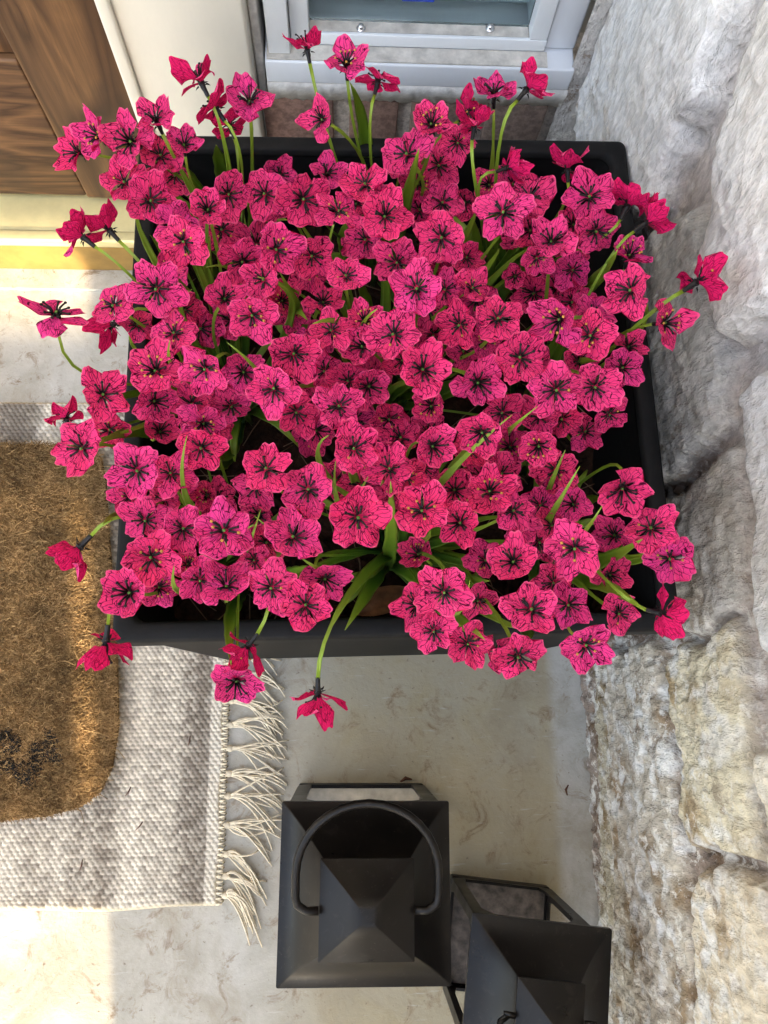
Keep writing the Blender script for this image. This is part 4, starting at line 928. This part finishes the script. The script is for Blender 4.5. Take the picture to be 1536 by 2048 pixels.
# ------------------------------------------------------------------ small debris on the floor
M_DEB = simple('brown_debris', (.10, .04, .02), .8, .3, .3, 200)
def debris(px_, py_, L, r_, ang, label):
    p = at_z(px_, py_, .001); mb = MB(); d = Vector((math.cos(ang), math.sin(ang), 0)); s = Vector((-d.y, d.x, 0))
    mb.tube([p - d * L * .5 + Vector((0, 0, r_)), p + s * L * .22 + Vector((0, 0, r_ * 1.3)), p + d * L * .5 + Vector((0, 0, r_))], [r_ * .5, r_, r_ * .4], 6)
    tag(mb.build('debris', M_DEB, None, True), label, 'debris', 'brown debris bits on floor and rug')
debris(1135, 1580, .012, .0014, R(80), 'tiny curled brown husk on the floor near the stone wall')
debris(812, 1561, .014, .0022, R(10), 'small brown clump on the floor behind the larger lantern')
for o_ in (0,):
    for q, (px_, py_, an, lb) in enumerate([(278, 1652, 50, 'brown flake on the rug, the longest one near the rug middle'), (256, 1583, 60, 'brown flake on the rug just beside the coir mat corner'), (162, 1730, 80, 'brown flake on the rug below the coir mat'), (378, 1482, 80, 'brown flake on the rug near the fringe')]):
        p = at_z(px_, py_, .0075); d = Vector((math.cos(R(an)), math.sin(R(an)), 0)) * .006; mb = MB(); mb.tube([p - d, p + Vector((.001, 0, .001)), p + d], [.0004, .0009, .0004], 5)
        tag(mb.build('dry_needle', M_DEB, None, True), lb, 'dry flake', 'brown dry flakes on the rug')

# ------------------------------------------------------------------ added out of view: boards and foliage that shape the sun patches
def shadow_slats():  # added unseen panel; its gaps let narrow sun streaks through
    root = empty('slat_sun_blocker', (.4, -1.6, 0), 'added slatted panel out of view, shading the porch from the sun', 'sun_blocker'); M = simple('slat_blocker_paint', (.7, .68, .62), .6, .3, .08, 20)
    def X(px_, py_=1500):                     # floor pixel -> x on the screen plane along the sun
        p = at_z(px_, py_, 0); k = (-1.6 - p.y) / SD.y; return p.x + SD.x * k
    gaps = [(X(828, 1400), X(858, 1400)), (X(925, 1550), X(972, 1550))]
    x = X(222, 1900); nb = 0; 
    while x < 1.25:
        x1 = x + .12
        for g0, g1 in gaps:
            if x < g0 < x1: x1 = g0
        mb = MB(); mb.box(x, x1 - .0004, -1.615, -1.600, .02, 1.55); mb.build('blocker_slat', M, root)
        x = x1
        for g0, g1 in gaps:
            if abs(x - g0) < 1e-6: x = g1
    for z_ in (.04, .40, .515, .70, 1.45):
        mb = MB(); mb.box(X(222, 1900), 1.25, -1.640, -1.6155, z_, z_ + .05); mb.build('blocker_batten', M, root)
    mb = MB(); mb.box(gaps[1][0] - .03, gaps[1][1] + .03, -1.664, -1.6405, .72, 1.5); mb.build('blocker_batten', M, root)
    mb = MB(); mb.box(gaps[0][0] - .03, gaps[0][1] + .03, -1.664, -1.6405, .66, 1.5); mb.build('blocker_batten', M, root)
shadow_slats()
def shadow_rails():  # added unseen boards, sized so only certain sun patches reach the floor
    root = empty('rail_sun_blocker', (-1.2, -1.6, 0), 'added white boards out of view, shaping the sun patches', 'shadow_rails'); M = simple('rail_blocker_paint', (.7, .68, .62), .6, .3, .08, 20)
    p = at_z(148, 1300, .02); k = (-1.6 - p.y) / SD.y; xe = p.x + SD.x * k
    mb = MB(); mb.box(-3.0, xe, -1.62, -1.59, .565, .690); mb.build('blocker_board', M, root)
    xs_ = xe + .16
    mb = MB(); mb.box(-3.0, xs_, -1.588, -1.572, .692, .752); mb.build('blocker_rail_upper', M, root)
    mb = MB(); mb.box(-3.0, xs_, -1.588, -1.572, .502, .562); mb.build('blocker_rail_lower', M, root)
    mb = MB(); mb.box(-3.0, xs_, -1.588, -1.572, .868, 1.9); mb.build('shade_panel', M, root)
    mb = MB(); mb.box(xe - .75, xe - .66, -1.66, -1.6205, .0, 1.9); mb.build('blocker_post', M, root)
    for k in range(14):
        mb = MB(); xx = xe - .80 - k * .19; mb.box(xx - .02, xx, -1.6195 + .0, -1.60, .06, .5445); mb.build('blocker_baluster', M, root)
    mb = MB(); mb.box(-3.0, xe, -1.62, -1.59, .0, .0595); mb.build('blocker_foot', M, root)
shadow_rails()
def dapple_shrub(loc, rx, rz, n, seed, label):  # added foliage that breaks up the sun, never in view
    rdm = random.Random(seed); root = empty('dapple_shrub', loc, label, 'dapple_shrub', 'added foliage out of view, dappling the porch sun'); mb = MB()
    for k in range(n):
        while True:
            v = Vector([rdm.uniform(-1, 1) for _ in range(3)])
            if v.length < 1: break
        if fbm(np.array([v.x * 2 + seed]), np.array([v.z * 2 + v.y]), 2)[0] < -.05: continue
        p = Vector(loc) + Vector((v.x * rx, v.y * rx * .5, rz + v.z * rz)); a = Vector([rdm.uniform(-1, 1) for _ in range(3)]).normalized(); b = a.orthogonal().normalized(); s = rdm.uniform(.05, .09)
        mb.add([p - a * s, p + b * s * .4, p + a * s, p - b * s * .4], [(0, 1, 2, 3)])
    mb.build('foliage', simple('shrub_leaf', (.05, .09, .03), .6, .4, .3, 3), root)
    mb = MB(); mb.tube([Vector(loc), Vector(loc) + Vector((.03, 0, rz)), Vector(loc) + Vector((0, .02, rz * 1.6))], [.03, .02, .008], 7); mb.build('stem', M_SOIL, root)
dapple_shrub((-.5, -5.2, -.16), .9, 1.1, 2000, 3, 'added loose green foliage, unseen, dappling the sun on the porch')
dapple_shrub((-2.2, -5.6, -.16), .9, 1.1, 1500, 4, 'added green foliage further left, unseen, dappling the sun')
